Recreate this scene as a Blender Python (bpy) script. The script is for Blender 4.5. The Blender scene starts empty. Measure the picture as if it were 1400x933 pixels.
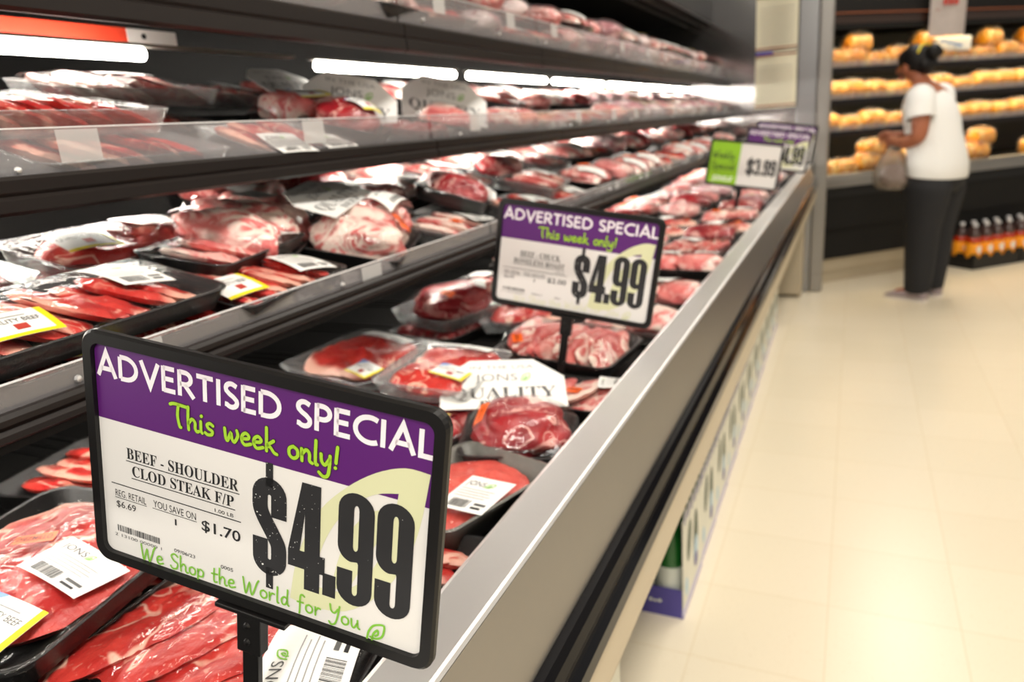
import bpy, bmesh, math, random
import numpy as np
from mathutils import Vector, Matrix, Euler, noise
from mathutils.bvhtree import BVHTree

S = bpy.context.scene
COL = S.collection
R = math.radians

# ------------------------------------------------------------------ camera, world, lights, exposure
cam_data = bpy.data.cameras.new('camera')
cam = bpy.data.objects.new('camera', cam_data)
COL.objects.link(cam)
cam.matrix_world = Matrix(((0.9096, -0.0526, 0.4121, 0.0),
                           (0.4092, 0.2848, -0.8669, 0.0),
                           (-0.0718, 0.9572, 0.2805, 1.28),
                           (0, 0, 0, 1)))
cam_data.sensor_width = 36.0
cam_data.lens = 1000.0 / 1400.0 * 36.0
cam_data.clip_start = 0.02
cam_data.dof.use_dof = True
cam_data.dof.focus_distance = 0.53
cam_data.dof.aperture_fstop = 6.0
S.camera = cam

world = bpy.data.worlds.new('world')
S.world = world
world.use_nodes = True
world.node_tree.nodes['Background'].inputs[0].default_value = (1.0, 0.95, 0.87, 1)
world.node_tree.nodes['Background'].inputs[1].default_value = 0.28

def area(name, loc, sx, sy, power, col=(1, 0.945, 0.865), rot=(0, 0, 0)):
    d = bpy.data.lights.new(name, 'AREA')
    d.shape = 'RECTANGLE'; d.size = sx; d.size_y = sy
    d.energy = power; d.color = col
    o = bpy.data.objects.new(name, d); COL.objects.link(o)
    o.location = loc; o.rotation_euler = rot
    return o

# fluorescent troffers of the shop ceiling (above the frame)
for i, y in enumerate((-2.2, 0.6, 3.4, 6.2)):
    area('ceiling_lamp', (0.55, y, 3.15), 0.5, 1.9, (86, 40, 32, 24)[i])
    area('ceiling_lamp', (2.8, y, 3.15), 0.5, 1.9, (20, 18, 16, 12)[i])

S.view_settings.view_transform = 'Standard'
S.view_settings.look = 'None'
S.view_settings.gamma = 1.0
S.view_settings.use_curve_mapping = False
S.view_settings.exposure = 0.5
try:
    S.cycles.use_denoising = True
    S.cycles.transparent_max_bounces = 40
    S.cycles.max_bounces = 8
    S.cycles.caustics_reflective = False
    S.cycles.caustics_refractive = False
    S.cycles.sample_clamp_indirect = 6.0
except Exception:
    pass

# ------------------------------------------------------------------ materials
def lin(r, g, b):
    f = lambda c: (c / 255 / 12.92) if c / 255 <= 0.04045 else ((c / 255 + 0.055) / 1.055) ** 2.4
    return (f(r), f(g), f(b), 1.0)

def mat(name, col, rough=0.5, metal=0.0, spec=0.5, emit=None, strength=0.0, bump=0.0, bscale=60.0, var=0.0, vscale=8.0, trans=0.0, aniso=0.0):
    m = bpy.data.materials.new(name); m.use_nodes = True
    nt = m.node_tree; N = nt.nodes; L = nt.links
    b = N['Principled BSDF']
    b.inputs['Base Color'].default_value = col
    b.inputs['Roughness'].default_value = rough
    b.inputs['Metallic'].default_value = metal
    b.inputs['Specular IOR Level'].default_value = spec
    if trans: b.inputs['Transmission Weight'].default_value = trans
    if emit:
        b.inputs['Emission Color'].default_value = emit
        b.inputs['Emission Strength'].default_value = strength
    tc = N.new('ShaderNodeTexCoord')
    nz = N.new('ShaderNodeTexNoise'); nz.inputs['Scale'].default_value = vscale; nz.inputs['Detail'].default_value = 3
    L.new(tc.outputs['Object'], nz.inputs['Vector'])
    if var:
        mx = N.new('ShaderNodeMix'); mx.data_type = 'RGBA'
        mx.inputs[6].default_value = tuple(c * (1 - var) for c in col[:3]) + (1,)
        mx.inputs[7].default_value = tuple(min(1, c * (1 + var)) for c in col[:3]) + (1,)
        L.new(nz.outputs['Fac'], mx.inputs[0]); L.new(mx.outputs[2], b.inputs['Base Color'])
    if bump:
        n2 = N.new('ShaderNodeTexNoise'); n2.inputs['Scale'].default_value = bscale; n2.inputs['Detail'].default_value = 3
        L.new(tc.outputs['Object'], n2.inputs['Vector'])
        bp = N.new('ShaderNodeBump'); bp.inputs['Strength'].default_value = bump; bp.inputs['Distance'].default_value = 0.004
        L.new(n2.outputs['Fac'], bp.inputs['Height']); L.new(bp.outputs['Normal'], b.inputs['Normal'])
    return m

def meat_mat(name, red1, red2, fat, seam=0.03, seam_scale=16.0, marble=0.62, mscale=90.0, rough=0.38):
    """marbled meat: two muscle reds, broad fat seams, fine marbling, and a fat rim given by the mesh"""
    m = bpy.data.materials.new(name); m.use_nodes = True
    nt = m.node_tree; N = nt.nodes; L = nt.links
    b = N['Principled BSDF']
    b.inputs['Roughness'].default_value = rough
    tc = N.new('ShaderNodeTexCoord'); oi = N.new('ShaderNodeObjectInfo')
    sc = N.new('ShaderNodeVectorMath'); sc.operation = 'SCALE'
    sc.inputs[0].default_value = (3.1, 5.7, 2.3)
    L.new(oi.outputs['Random'], sc.inputs['Scale'])
    ad = N.new('ShaderNodeVectorMath'); ad.operation = 'ADD'
    L.new(tc.outputs['Object'], ad.inputs[0]); L.new(sc.outputs[0], ad.inputs[1])
    def nz(scale, det, dist):
        n = N.new('ShaderNodeTexNoise')
        n.inputs['Scale'].default_value = scale; n.inputs['Detail'].default_value = det; n.inputs['Distortion'].default_value = dist
        L.new(ad.outputs[0], n.inputs['Vector']); return n
    def ramp(src, stops):
        r = N.new('ShaderNodeValToRGB')
        while len(r.color_ramp.elements) < len(stops): r.color_ramp.elements.new(0.5)
        for e, (p, v) in zip(r.color_ramp.elements, stops):
            e.position = p; e.color = (v, v, v, 1)
        L.new(src, r.inputs[0]); return r.outputs[0]
    def mix(fac, a, c):
        x = N.new('ShaderNodeMix'); x.data_type = 'RGBA'
        L.new(fac, x.inputs[0])
        for s, i in ((a, 6), (c, 7)):
            if isinstance(s, tuple): x.inputs[i].default_value = s
            else: L.new(s, x.inputs[i])
        return x.outputs[2]
    base = mix(ramp(nz(26, 3, 0.5).outputs['Fac'], [(0.35, 0), (0.65, 1)]), red1, red2)
    mid = tuple((a + c) / 2 for a, c in zip(red2, fat))
    fine = ramp(nz(mscale, 4, 0.8).outputs['Fac'], [(marble, 0), (marble + 0.1, 0.85)])
    base = mix(fine, base, mid)
    sm = ramp(nz(seam_scale, 2, 1.6).outputs['Fac'], [(0.5 - seam * 2, 0), (0.5 - seam * 0.5, 1), (0.5 + seam * 0.5, 1), (0.5 + seam * 2, 0)])
    gate = ramp(nz(7, 1, 0).outputs['Fac'], [(0.42, 0), (0.56, 1)])
    mu = N.new('ShaderNodeMath'); mu.operation = 'MULTIPLY'
    L.new(sm, mu.inputs[0]); L.new(gate, mu.inputs[1])
    base = mix(mu.outputs[0], base, fat)
    at = N.new('ShaderNodeAttribute'); at.attribute_name = 'fat'
    base = mix(at.outputs['Fac'], base, fat)
    L.new(base, b.inputs['Base Color'])
    bp = N.new('ShaderNodeBump'); bp.inputs['Strength'].default_value = 0.55; bp.inputs['Distance'].default_value = 0.003
    L.new(nz(130, 4, 0.3).outputs['Fac'], bp.inputs['Height']); L.new(bp.outputs['Normal'], b.inputs['Normal'])
    return m

def clear_mat(name, base_gloss=0.03, rough=0.06, bump=0.35, bscale=45.0, veil=0.0, tint=(1, 1, 1, 1), veilcol=(0.8, 0.8, 0.82, 1)):
    m = bpy.data.materials.new(name); m.use_nodes = True
    nt = m.node_tree; N = nt.nodes; L = nt.links
    N.remove(N['Principled BSDF'])
    tr = N.new('ShaderNodeBsdfTransparent'); tr.inputs[0].default_value = tint
    gl = N.new('ShaderNodeBsdfGlossy'); gl.inputs['Roughness'].default_value = rough
    lw = N.new('ShaderNodeLayerWeight'); lw.inputs['Blend'].default_value = 0.25
    ma = N.new('ShaderNodeMath'); ma.operation = 'MULTIPLY_ADD'
    ma.inputs[1].default_value = 0.28; ma.inputs[2].default_value = base_gloss
    L.new(lw.outputs['Fresnel'], ma.inputs[0])
    mx = N.new('ShaderNodeMixShader')
    L.new(ma.outputs[0], mx.inputs[0]); L.new(tr.outputs[0], mx.inputs[1]); L.new(gl.outputs[0], mx.inputs[2])
    out = mx.outputs[0]
    if veil:
        df = N.new('ShaderNodeBsdfDiffuse'); df.inputs[0].default_value = veilcol
        m2 = N.new('ShaderNodeMixShader'); m2.inputs[0].default_value = veil
        L.new(out, m2.inputs[1]); L.new(df.outputs[0], m2.inputs[2]); out = m2.outputs[0]
    if bump:
        tc = N.new('ShaderNodeTexCoord'); n = N.new('ShaderNodeTexNoise')
        n.inputs['Scale'].default_value = bscale; n.inputs['Detail'].default_value = 2; n.inputs['Distortion'].default_value = 1.5
        L.new(tc.outputs['Object'], n.inputs['Vector'])
        bp = N.new('ShaderNodeBump'); bp.inputs['Strength'].default_value = bump; bp.inputs['Distance'].default_value = 0.006
        L.new(n.outputs['Fac'], bp.inputs['Height'])
        L.new(bp.outputs['Normal'], gl.inputs['Normal']); L.new(bp.outputs['Normal'], lw.inputs['Normal'])
    L.new(out, N['Material Output'].inputs[0])
    return m

def speck_mat(name, col):
    """black ink worn through in small white specks, more of them over the dollar sign"""
    m = mat(name, col, 0.6); nt = m.node_tree; N = nt.nodes; L = nt.links
    tc = N.new('ShaderNodeTexCoord')
    n = N.new('ShaderNodeTexNoise'); n.inputs['Scale'].default_value = 420; n.inputs['Detail'].default_value = 2
    L.new(tc.outputs['Object'], n.inputs['Vector'])
    sp = N.new('ShaderNodeSeparateXYZ'); L.new(tc.outputs['Object'], sp.inputs[0])
    mr = N.new('ShaderNodeMapRange'); mr.inputs[1].default_value = 0.04; mr.inputs[2].default_value = 0.075
    mr.inputs[3].default_value = 0.70; mr.inputs[4].default_value = 0.79
    L.new(sp.outputs[0], mr.inputs[0])
    gt = N.new('ShaderNodeMath'); gt.operation = 'GREATER_THAN'
    L.new(n.outputs['Fac'], gt.inputs[0]); L.new(mr.outputs[0], gt.inputs[1])
    mx = N.new('ShaderNodeMix'); mx.data_type = 'RGBA'
    mx.inputs[6].default_value = col; mx.inputs[7].default_value = lin(230, 228, 224)
    L.new(gt.outputs[0], mx.inputs[0]); L.new(mx.outputs[2], N['Principled BSDF'].inputs['Base Color'])
    return m

M = dict(
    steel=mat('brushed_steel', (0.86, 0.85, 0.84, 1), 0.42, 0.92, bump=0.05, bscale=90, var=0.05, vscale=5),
    steel_face=mat('rail_face_steel', (0.34, 0.325, 0.305, 1), 0.36, 0.92, bump=0.05, bscale=60, var=0.06, vscale=4),  # same steel as the rail top, base colour darkened to dim its reflections
    mirror_end=mat('polished_end_panel', (0.50, 0.49, 0.49, 1), 0.12, 0.95),
    steel_end=mat('end_panel_steel', (0.36, 0.36, 0.365, 1), 0.30, 0.95, var=0.1, vscale=2),
    black=mat('black_plastic', (0.008, 0.0075, 0.0075, 1), 0.32, spec=0.3),
    blackgloss=mat('black_bumper_rubber', (0.004, 0.004, 0.005, 1), 0.14, spec=0.14),
    fascia=mat('shelf_fascia_black', (0.014, 0.011, 0.010, 1), 0.34, spec=0.18),
    dark=mat('case_interior_black', (0.009, 0.0085, 0.008, 1), 0.6, spec=0.2),
    beige=mat('beige_panel', lin(178, 165, 141), 0.4, var=0.04),
    white=mat('white_paper', lin(236, 235, 232), 0.55),
    card=mat('card_white', lin(226, 224, 221), 0.5),
    purple=mat('card_purple', lin(86, 22, 108), 0.45, var=0.03),
    cream=mat('card_leaf_cream', lin(214, 216, 176), 0.5),
    lettering=mat('card_letter_white', lin(240, 234, 240), 0.5),
    lime=mat('card_lime', lin(160, 205, 50), 0.5),
    limedark=mat('card_lime_outline', lin(52, 40, 30), 0.5),
    green=mat('card_green', lin(128, 190, 62), 0.5),
    ink=mat('ink_black', (0.012, 0.012, 0.014, 1), 0.55),
    specked=speck_mat('ink_worn', (0.012, 0.012, 0.014, 1)),
    grey=mat('ink_grey', lin(150, 150, 150), 0.55),
    dgrey=mat('ink_dark_grey', lin(88, 88, 88), 0.55),
    orange=mat('orange_sticker', lin(250, 104, 22), 0.45),
    orangeink=mat('orange_sticker_ink', lin(140, 40, 12), 0.5),
    yellow=mat('label_yellow', lin(235, 215, 30), 0.45),
    blue=mat('label_blue', lin(110, 150, 205), 0.45),
    redink=mat('label_red', lin(180, 60, 50), 0.5),
    limegreen=mat('sign_lime_panel', lin(142, 196, 22), 0.5),
    tray_black=mat('foam_black', (0.018, 0.017, 0.017, 1), 0.42, bump=0.15, bscale=400),
    tray_grey=mat('foam_grey', lin(112, 112, 106), 0.4, bump=0.1, bscale=300),
    tray_clear=clear_mat('clear_tray', 0.06, 0.12, 0.1, 30, veil=0.16, tint=(0.92, 0.94, 0.93, 1)),
    film=clear_mat('stretch_film', 0.025, 0.07, 0.5, 38),
    bag=clear_mat('vacuum_bag', 0.05, 0.1, 0.9, 26, veil=0.06),
    acrylic=clear_mat('acrylic_lip', 0.05, 0.05, 0.0, veil=0.13, veilcol=(0.72, 0.68, 0.70, 1)),
    acrylic_edge=mat('acrylic_cut_edge', (0.85, 0.85, 0.85, 1), 0.3),
    tag=clear_mat('price_ticket', 0.03, 0.3, 0, veil=0.38, veilcol=(0.75, 0.74, 0.73, 1)),
    tube=mat('lit_tube', (1, 1, 1, 1), 0.5, emit=(1.0, 0.94, 0.84, 1), strength=30),
    tube_warm=mat('lit_tube_warm', (1, 1, 1, 1), 0.5, emit=(1.0, 0.76, 0.42, 1), strength=24),
    floor=None,
    beef=meat_mat('beef', lin(176, 34, 34), lin(206, 60, 52), lin(234, 176, 156), 0.016, 12, 0.63, 120),
    beef_broad=meat_mat('beef_broad', lin(178, 40, 38), lin(204, 62, 54), lin(236, 184, 164), 0.016, 10, 0.62, 150),
    beef_dark=meat_mat('beef_dark', lin(132, 20, 30), lin(168, 36, 42), lin(222, 168, 158), 0.014, 16, 0.66, 80),
    ground=meat_mat('beef_ground', lin(206, 76, 68), lin(222, 98, 86), lin(238, 166, 150), 0.003, 30, 0.63, 200),
    pork=meat_mat('pork', lin(206, 92, 92), lin(230, 138, 132), lin(246, 222, 210), 0.05, 18, 0.56, 60),
    ribs=meat_mat('short_ribs', lin(192, 70, 72), lin(224, 128, 120), lin(246, 222, 208), 0.025, 12, 0.58, 70),
    lilac=meat_mat('bagged_pork', lin(176, 92, 104), lin(206, 140, 146), lin(236, 214, 212), 0.06, 14, 0.55, 50),
    chicken=meat_mat('yellow_poultry', lin(222, 132, 14), lin(240, 172, 36), lin(246, 206, 120), 0.02, 12, 0.64, 40),
    skin=mat('skin', lin(158, 94, 66), 0.5, var=0.06),
    shirt=mat('white_cotton', lin(228, 228, 226), 0.8, bump=0.3, bscale=30),
    pants=mat('black_cotton', (0.009, 0.009, 0.011, 1), 0.8),
    hair=mat('black_hair', (0.008, 0.007, 0.007, 1), 0.5, spec=0.2, bump=0.6, bscale=120),
    shoe=mat('grey_mauve_canvas', lin(160, 146, 150), 0.7),
    sole=mat('white_rubber', lin(214, 206, 200), 0.6),
    bagfilm=clear_mat('carrier_bag', 0.06, 0.2, 0.8, 22, veil=0.5, veilcol=lin(140, 128, 116)),
    navy=mat('carton_purple', lin(74, 66, 140), 0.5, var=0.08),
    carton=mat('carton_print', lin(214, 213, 198), 0.55, var=0.05),
    carton_edge=mat('carton_lilac', lin(190, 186, 214), 0.5),
    leafgreen=mat('carton_bottle_green', lin(38, 64, 42), 0.45, var=0.3, vscale=40),
    paleblue=mat('carton_pale_blue', lin(168, 196, 212), 0.5),
    glassgreen=mat('bottle_green', lin(24, 92, 34), 0.12, trans=0.0, var=0.3, vscale=30),
    paper_label=mat('bottle_label', lin(206, 210, 200), 0.5),
    cap=mat('cap_purple', lin(62, 56, 110), 0.35),
    soda=mat('soda_red', lin(170, 44, 14), 0.15),
    soda_label=mat('soda_orange', lin(246, 158, 24), 0.4, var=0.08, vscale=30),
    soda_clear=mat('soda_neck', lin(70, 50, 46), 0.12),
    soda_cap=mat('soda_cap', lin(206, 204, 204), 0.35),
    paper_cream=mat('notice_cream', lin(226, 222, 198), 0.6, var=0.03, vscale=30),
    notice_grey=mat('notice_grey', lin(178, 168, 164), 0.6, var=0.1, vscale=20),
    brown=mat('brown_print', lin(150, 84, 52), 0.6),
    notice_blue=mat('notice_blue', lin(56, 66, 170), 0.5),
    redstrip=mat('red_strip', lin(226, 70, 44), 0.5, var=0.1, vscale=20),
)

def floor_mat():
    m = mat('cream_vinyl_tile', lin(222, 208, 180), 0.28)
    nt = m.node_tree; N = nt.nodes; L = nt.links; b = N['Principled BSDF']
    tc = N.new('ShaderNodeTexCoord')
    br = N.new('ShaderNodeTexBrick'); br.offset = 0; br.inputs['Scale'].default_value = 1
    br.inputs['Brick Width'].default_value = 0.305; br.inputs['Row Height'].default_value = 0.305
    br.inputs['Mortar Size'].default_value = 0.0015
    br.inputs['Color1'].default_value = lin(226, 215, 192); br.inputs['Color2'].default_value = lin(222, 211, 187)
    br.inputs['Mortar'].default_value = lin(212, 196, 166)
    L.new(tc.outputs['Object'], br.inputs['Vector'])
    n = N.new('ShaderNodeTexNoise'); n.inputs['Scale'].default_value = 160; n.inputs['Detail'].default_value = 4
    L.new(tc.outputs['Object'], n.inputs['Vector'])
    r = N.new('ShaderNodeValToRGB'); r.color_ramp.elements[0].position = 0.62; r.color_ramp.elements[1].position = 0.75
    L.new(n.outputs['Fac'], r.inputs[0])
    mx = N.new('ShaderNodeMix'); mx.data_type = 'RGBA'; mx.inputs[7].default_value = lin(200, 182, 150)
    L.new(r.outputs[0], mx.inputs[0]); L.new(br.outputs['Color'], mx.inputs[6]); L.new(mx.outputs[2], b.inputs['Base Color'])
    return m
M['floor'] = floor_mat()

# ------------------------------------------------------------------ mesh helpers
class MB:
    """collects shapes and links them as ONE mesh object"""
    def __init__(s):
        s.v = []; s.f = []; s.m = []; s.mats = []; s.fat = {}
    def mi(s, m):
        if m not in s.mats: s.mats.append(m)
        return s.mats.index(m)
    def add(s, vs, fs, m, mtx=None):
        o = len(s.v); k = s.mi(m)
        for p in vs:
            p = Vector(p)
            s.v.append(mtx @ p if mtx else p)
        for f in fs:
            s.f.append([i + o for i in f]); s.m.append(k)
        return o
    def box(s, lo, hi, m, mtx=None, bev=0.0):
        if bev > 0:
            bm = bmesh.new()
            bmesh.ops.create_cube(bm, size=1)
            for q in bm.verts:
                q.co = Vector([(lo[i] + hi[i]) / 2 + q.co[i] * (hi[i] - lo[i]) for i in range(3)])
            bmesh.ops.bevel(bm, geom=bm.edges[:], offset=bev, segments=2, affect='EDGES', profile=0.5)
            bm.verts.index_update()
            vs = [q.co.copy() for q in bm.verts]; fs = [[q.index for q in f.verts] for f in bm.faces]
            bm.free(); return s.add(vs, fs, m, mtx)
        x0, y0, z0 = lo; x1, y1, z1 = hi
        vs = [(x0, y0, z0), (x1, y0, z0), (x1, y1, z0), (x0, y1, z0), (x0, y0, z1), (x1, y0, z1), (x1, y1, z1), (x0, y1, z1)]
        fs = [(0, 3, 2, 1), (4, 5, 6, 7), (0, 1, 5, 4), (1, 2, 6, 5), (2, 3, 7, 6), (3, 0, 4, 7)]
        return s.add(vs, fs, m, mtx)
    def prism(s, prof, y0, y1, m, close=True, mtx=None):
        """profile of (x, z) points run along y"""
        n = len(prof)
        vs = [(x, y0, z) for x, z in prof] + [(x, y1, z) for x, z in prof]
        fs = [(i, (i + 1) % n, n + (i + 1) % n, n + i) for i in range(n if close else n - 1)]
        if close: fs += [tuple(range(n))[::-1], tuple(range(n, 2 * n))]
        return s.add(vs, fs, m, mtx)
    def loops(s, rings, m, cap0=True, cap1=True, mtx=None):
        n = len(rings[0]); vs = [p for r in rings for p in r]; fs = []
        for k in range(len(rings) - 1):
            for i in range(n):
                fs.append((k * n + i, k * n + (i + 1) % n, (k + 1) * n + (i + 1) % n, (k + 1) * n + i))
        if cap0: fs.append(tuple(range(n))[::-1])
        if cap1: fs.append(tuple(range((len(rings) - 1) * n, len(rings) * n)))
        return s.add(vs, fs, m, mtx)
    def lathe(s, prof, m, seg=20, mtx=None, mats=None):
        rings = [[(r * math.cos(2 * math.pi * i / seg), r * math.sin(2 * math.pi * i / seg), z) for i in range(seg)] for r, z in prof]
        if not mats: return s.loops(rings, m, mtx=mtx)
        for k in range(len(rings) - 1):
            s.loops([rings[k], rings[k + 1]], mats[k], k == 0, k == len(rings) - 2, mtx)
    def tube(s, a, b, r, m, seg=12):
        a = Vector(a); b = Vector(b); d = (b - a).normalized()
        u = d.orthogonal().normalized(); w = d.cross(u)
        rings = [[p + (u * math.cos(2 * math.pi * i / seg) + w * math.sin(2 * math.pi * i / seg)) * r for i in range(seg)] for p in (a, b)]
        s.loops(rings, m)
    def mesh(s, me, m, mtx=None, mapf=None):
        vs = [v.co.copy() for v in me.vertices]
        if mtx: vs = [mtx @ v for v in vs]
        if mapf: vs = [mapf(v) for v in vs]
        s.add(vs, [list(p.vertices) for p in me.polygons], m)
    def build(s, name, parent=None, smooth=False, fat=None, weld=False):
        me = bpy.data.meshes.new(name)
        me.from_pydata([tuple(v) for v in s.v], [], s.f)
        for q in s.mats: me.materials.append(q)
        me.polygons.foreach_set('material_index', s.m)
        if smooth: me.polygons.foreach_set('use_smooth', [True] * len(me.polygons))
        if fat is not None:
            a = me.attributes.new('fat', 'FLOAT', 'POINT'); a.data.foreach_set('value', fat)
        me.update()
        if weld:
            bm = bmesh.new(); bm.from_mesh(me); bmesh.ops.remove_doubles(bm, verts=bm.verts[:], dist=1e-5)
            bmesh.ops.recalc_face_normals(bm, faces=bm.faces[:]); bm.to_mesh(me); bm.free()
        o = bpy.data.objects.new(name, me); COL.objects.link(o)
        if parent: o.parent = parent
        return o

def empty(name, loc=(0, 0, 0), rot=None):
    o = bpy.data.objects.new(name, None); COL.objects.link(o)
    o.empty_display_size = 0.05; o.location = loc
    if rot is not None:
        if isinstance(rot, Matrix): o.matrix_world = Matrix.Translation(loc) @ rot.to_4x4()
        else: o.rotation_euler = rot
    return o

def tag(o, label=None, cat=None, group=None, kind=None):
    if label: o['label'] = label
    if cat: o['category'] = cat
    if group: o['group'] = group
    if kind: o['kind'] = kind
    return o

def kids(o, table):
    return table.get(o, [])
def copy_tree(src, table, parent=None):
    c = src.copy(); COL.objects.link(c)
    if parent: c.parent = parent
    for k in table.get(src, []): copy_tree(k, table, c)
    return c
def child_table():
    t = {}
    for o in S.objects:
        if o.parent: t.setdefault(o.parent, []).append(o)
    return t

# ------------------------------------------------------------------ lettering
_tx = {}
def text_mesh(body, off=0.0):
    """flat filled lettering, unit em, as a mesh (cached)"""
    k = (body, off)
    if k in _tx: return _tx[k]
    c = bpy.data.curves.new('lettering', 'FONT'); c.body = body; c.offset = off; c.resolution_u = 3
    o = bpy.data.objects.new('lettering', c); COL.objects.link(o)
    dg = bpy.context.evaluated_depsgraph_get()
    me = bpy.data.meshes.new_from_object(o.evaluated_get(dg))
    COL.objects.unlink(o); bpy.data.objects.remove(o); bpy.data.curves.remove(c)
    xs = [v.co.x for v in me.vertices]; ys = [v.co.y for v in me.vertices]
    bb = (min(xs), max(xs), min(ys), max(ys)) if xs else (0, 1, 0, 1)
    _tx[k] = (me, bb); return _tx[k]
def serif(t):
    out = ''
    for ch in t:
        if 'A' <= ch <= 'Z': out += chr(0x1D400 + ord(ch) - 65)
        elif '0' <= ch <= '9': out += chr(0x1D7CE + ord(ch) - 48)
        else: out += ch
    return out
def put_text(mb, body, x0, y0, x1, h, m, z=0.0005, off=0.0, mapf=None, rot=0.0):
    """fit lettering into x0..x1 with cap height h standing on y0 (rot turns about x0,y0)"""
    me, bb = text_mesh(body, off)
    sx = (x1 - x0) / (bb[1] - bb[0]); sy = h / max(1e-6, bb[3] - max(bb[2], -0.02) if bb[2] > -0.1 else bb[3])
    c, s_ = math.cos(rot), math.sin(rot)
    def f(v):
        x = (v.x - bb[0]) * sx; y = (v.y) * sy
        p = Vector((x0 + x * c - y * s_, y0 + x * s_ + y * c, z))
        return mapf(p) if mapf else p
    mb.mesh(me, m, mapf=f)

def smooth_line(pts, n=5):
    if len(pts) < 3: return pts
    out = []
    P = [pts[0]] + list(pts) + [pts[-1]]
    for i in range(1, len(P) - 2):
        a, b, c, d = P[i - 1], P[i], P[i + 1], P[i + 2]
        for k in range(n):
            t = k / n
            out.append(tuple(0.5 * (2 * b[j] + (c[j] - a[j]) * t + (2 * a[j] - 5 * b[j] + 4 * c[j] - d[j]) * t * t + (3 * b[j] - a[j] - 3 * c[j] + d[j]) * t ** 3) for j in (0, 1)))
    out.append(pts[-1]); return out

def ribbon(mb, pts, w, m, z, rnd=True, mapf=None):
    """flat pen stroke along pts"""
    P = [Vector((p[0], p[1])) for p in pts]
    P = [p for i, p in enumerate(P) if i == 0 or (p - P[i - 1]).length > 1e-7]
    if len(P) == 1: P.append(P[0] + Vector((w * 0.2, 0)))
    closed = (P[0] - P[-1]).length < 1e-7 and len(P) > 3
    if closed: P = P[:-1]
    n = len(P); Lp = []; Rp = []
    for i in range(n):
        if closed: a = P[i - 1]; c = P[(i + 1) % n]
        else: a = P[max(0, i - 1)]; c = P[min(n - 1, i + 1)]
        d1 = (P[i] - a); d2 = (c - P[i])
        if d1.length < 1e-9: d1 = d2
        if d2.length < 1e-9: d2 = d1
        d1.normalize(); d2.normalize()
        n1 = Vector((-d1.y, d1.x)); n2 = Vector((-d2.y, d2.x))
        nn = n1 + n2
        if nn.length < 1e-3: nn = n1
        nn.normalize()
        k = w / 2 / max(0.35, nn.dot(n1))
        Lp.append(P[i] + nn * k); Rp.append(P[i] - nn * k)
    vs = [(p.x, p.y, z) for p in Lp] + [(p.x, p.y, z) for p in Rp]
    fs = [(n + i, n + (i + 1) % n, (i + 1) % n, i) for i in range(n if closed else n - 1)]
    if rnd and not closed:
        for e, q in ((0, 1), (n - 1, n - 2)):
            d = (P[e] - P[q]).normalized(); a0 = math.atan2(d.y, d.x); o = len(vs)
            arc = [P[e] + Vector((math.cos(a0 + t), math.sin(a0 + t))) * w / 2 for t in np.linspace(-math.pi / 2, math.pi / 2, 7)]
            vs += [(p.x, p.y, z) for p in arc]; fs.append(tuple(range(o, o + 7)))
    if mapf: vs = [mapf(Vector(v)) for v in vs]
    mb.add(vs, fs, m)

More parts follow.
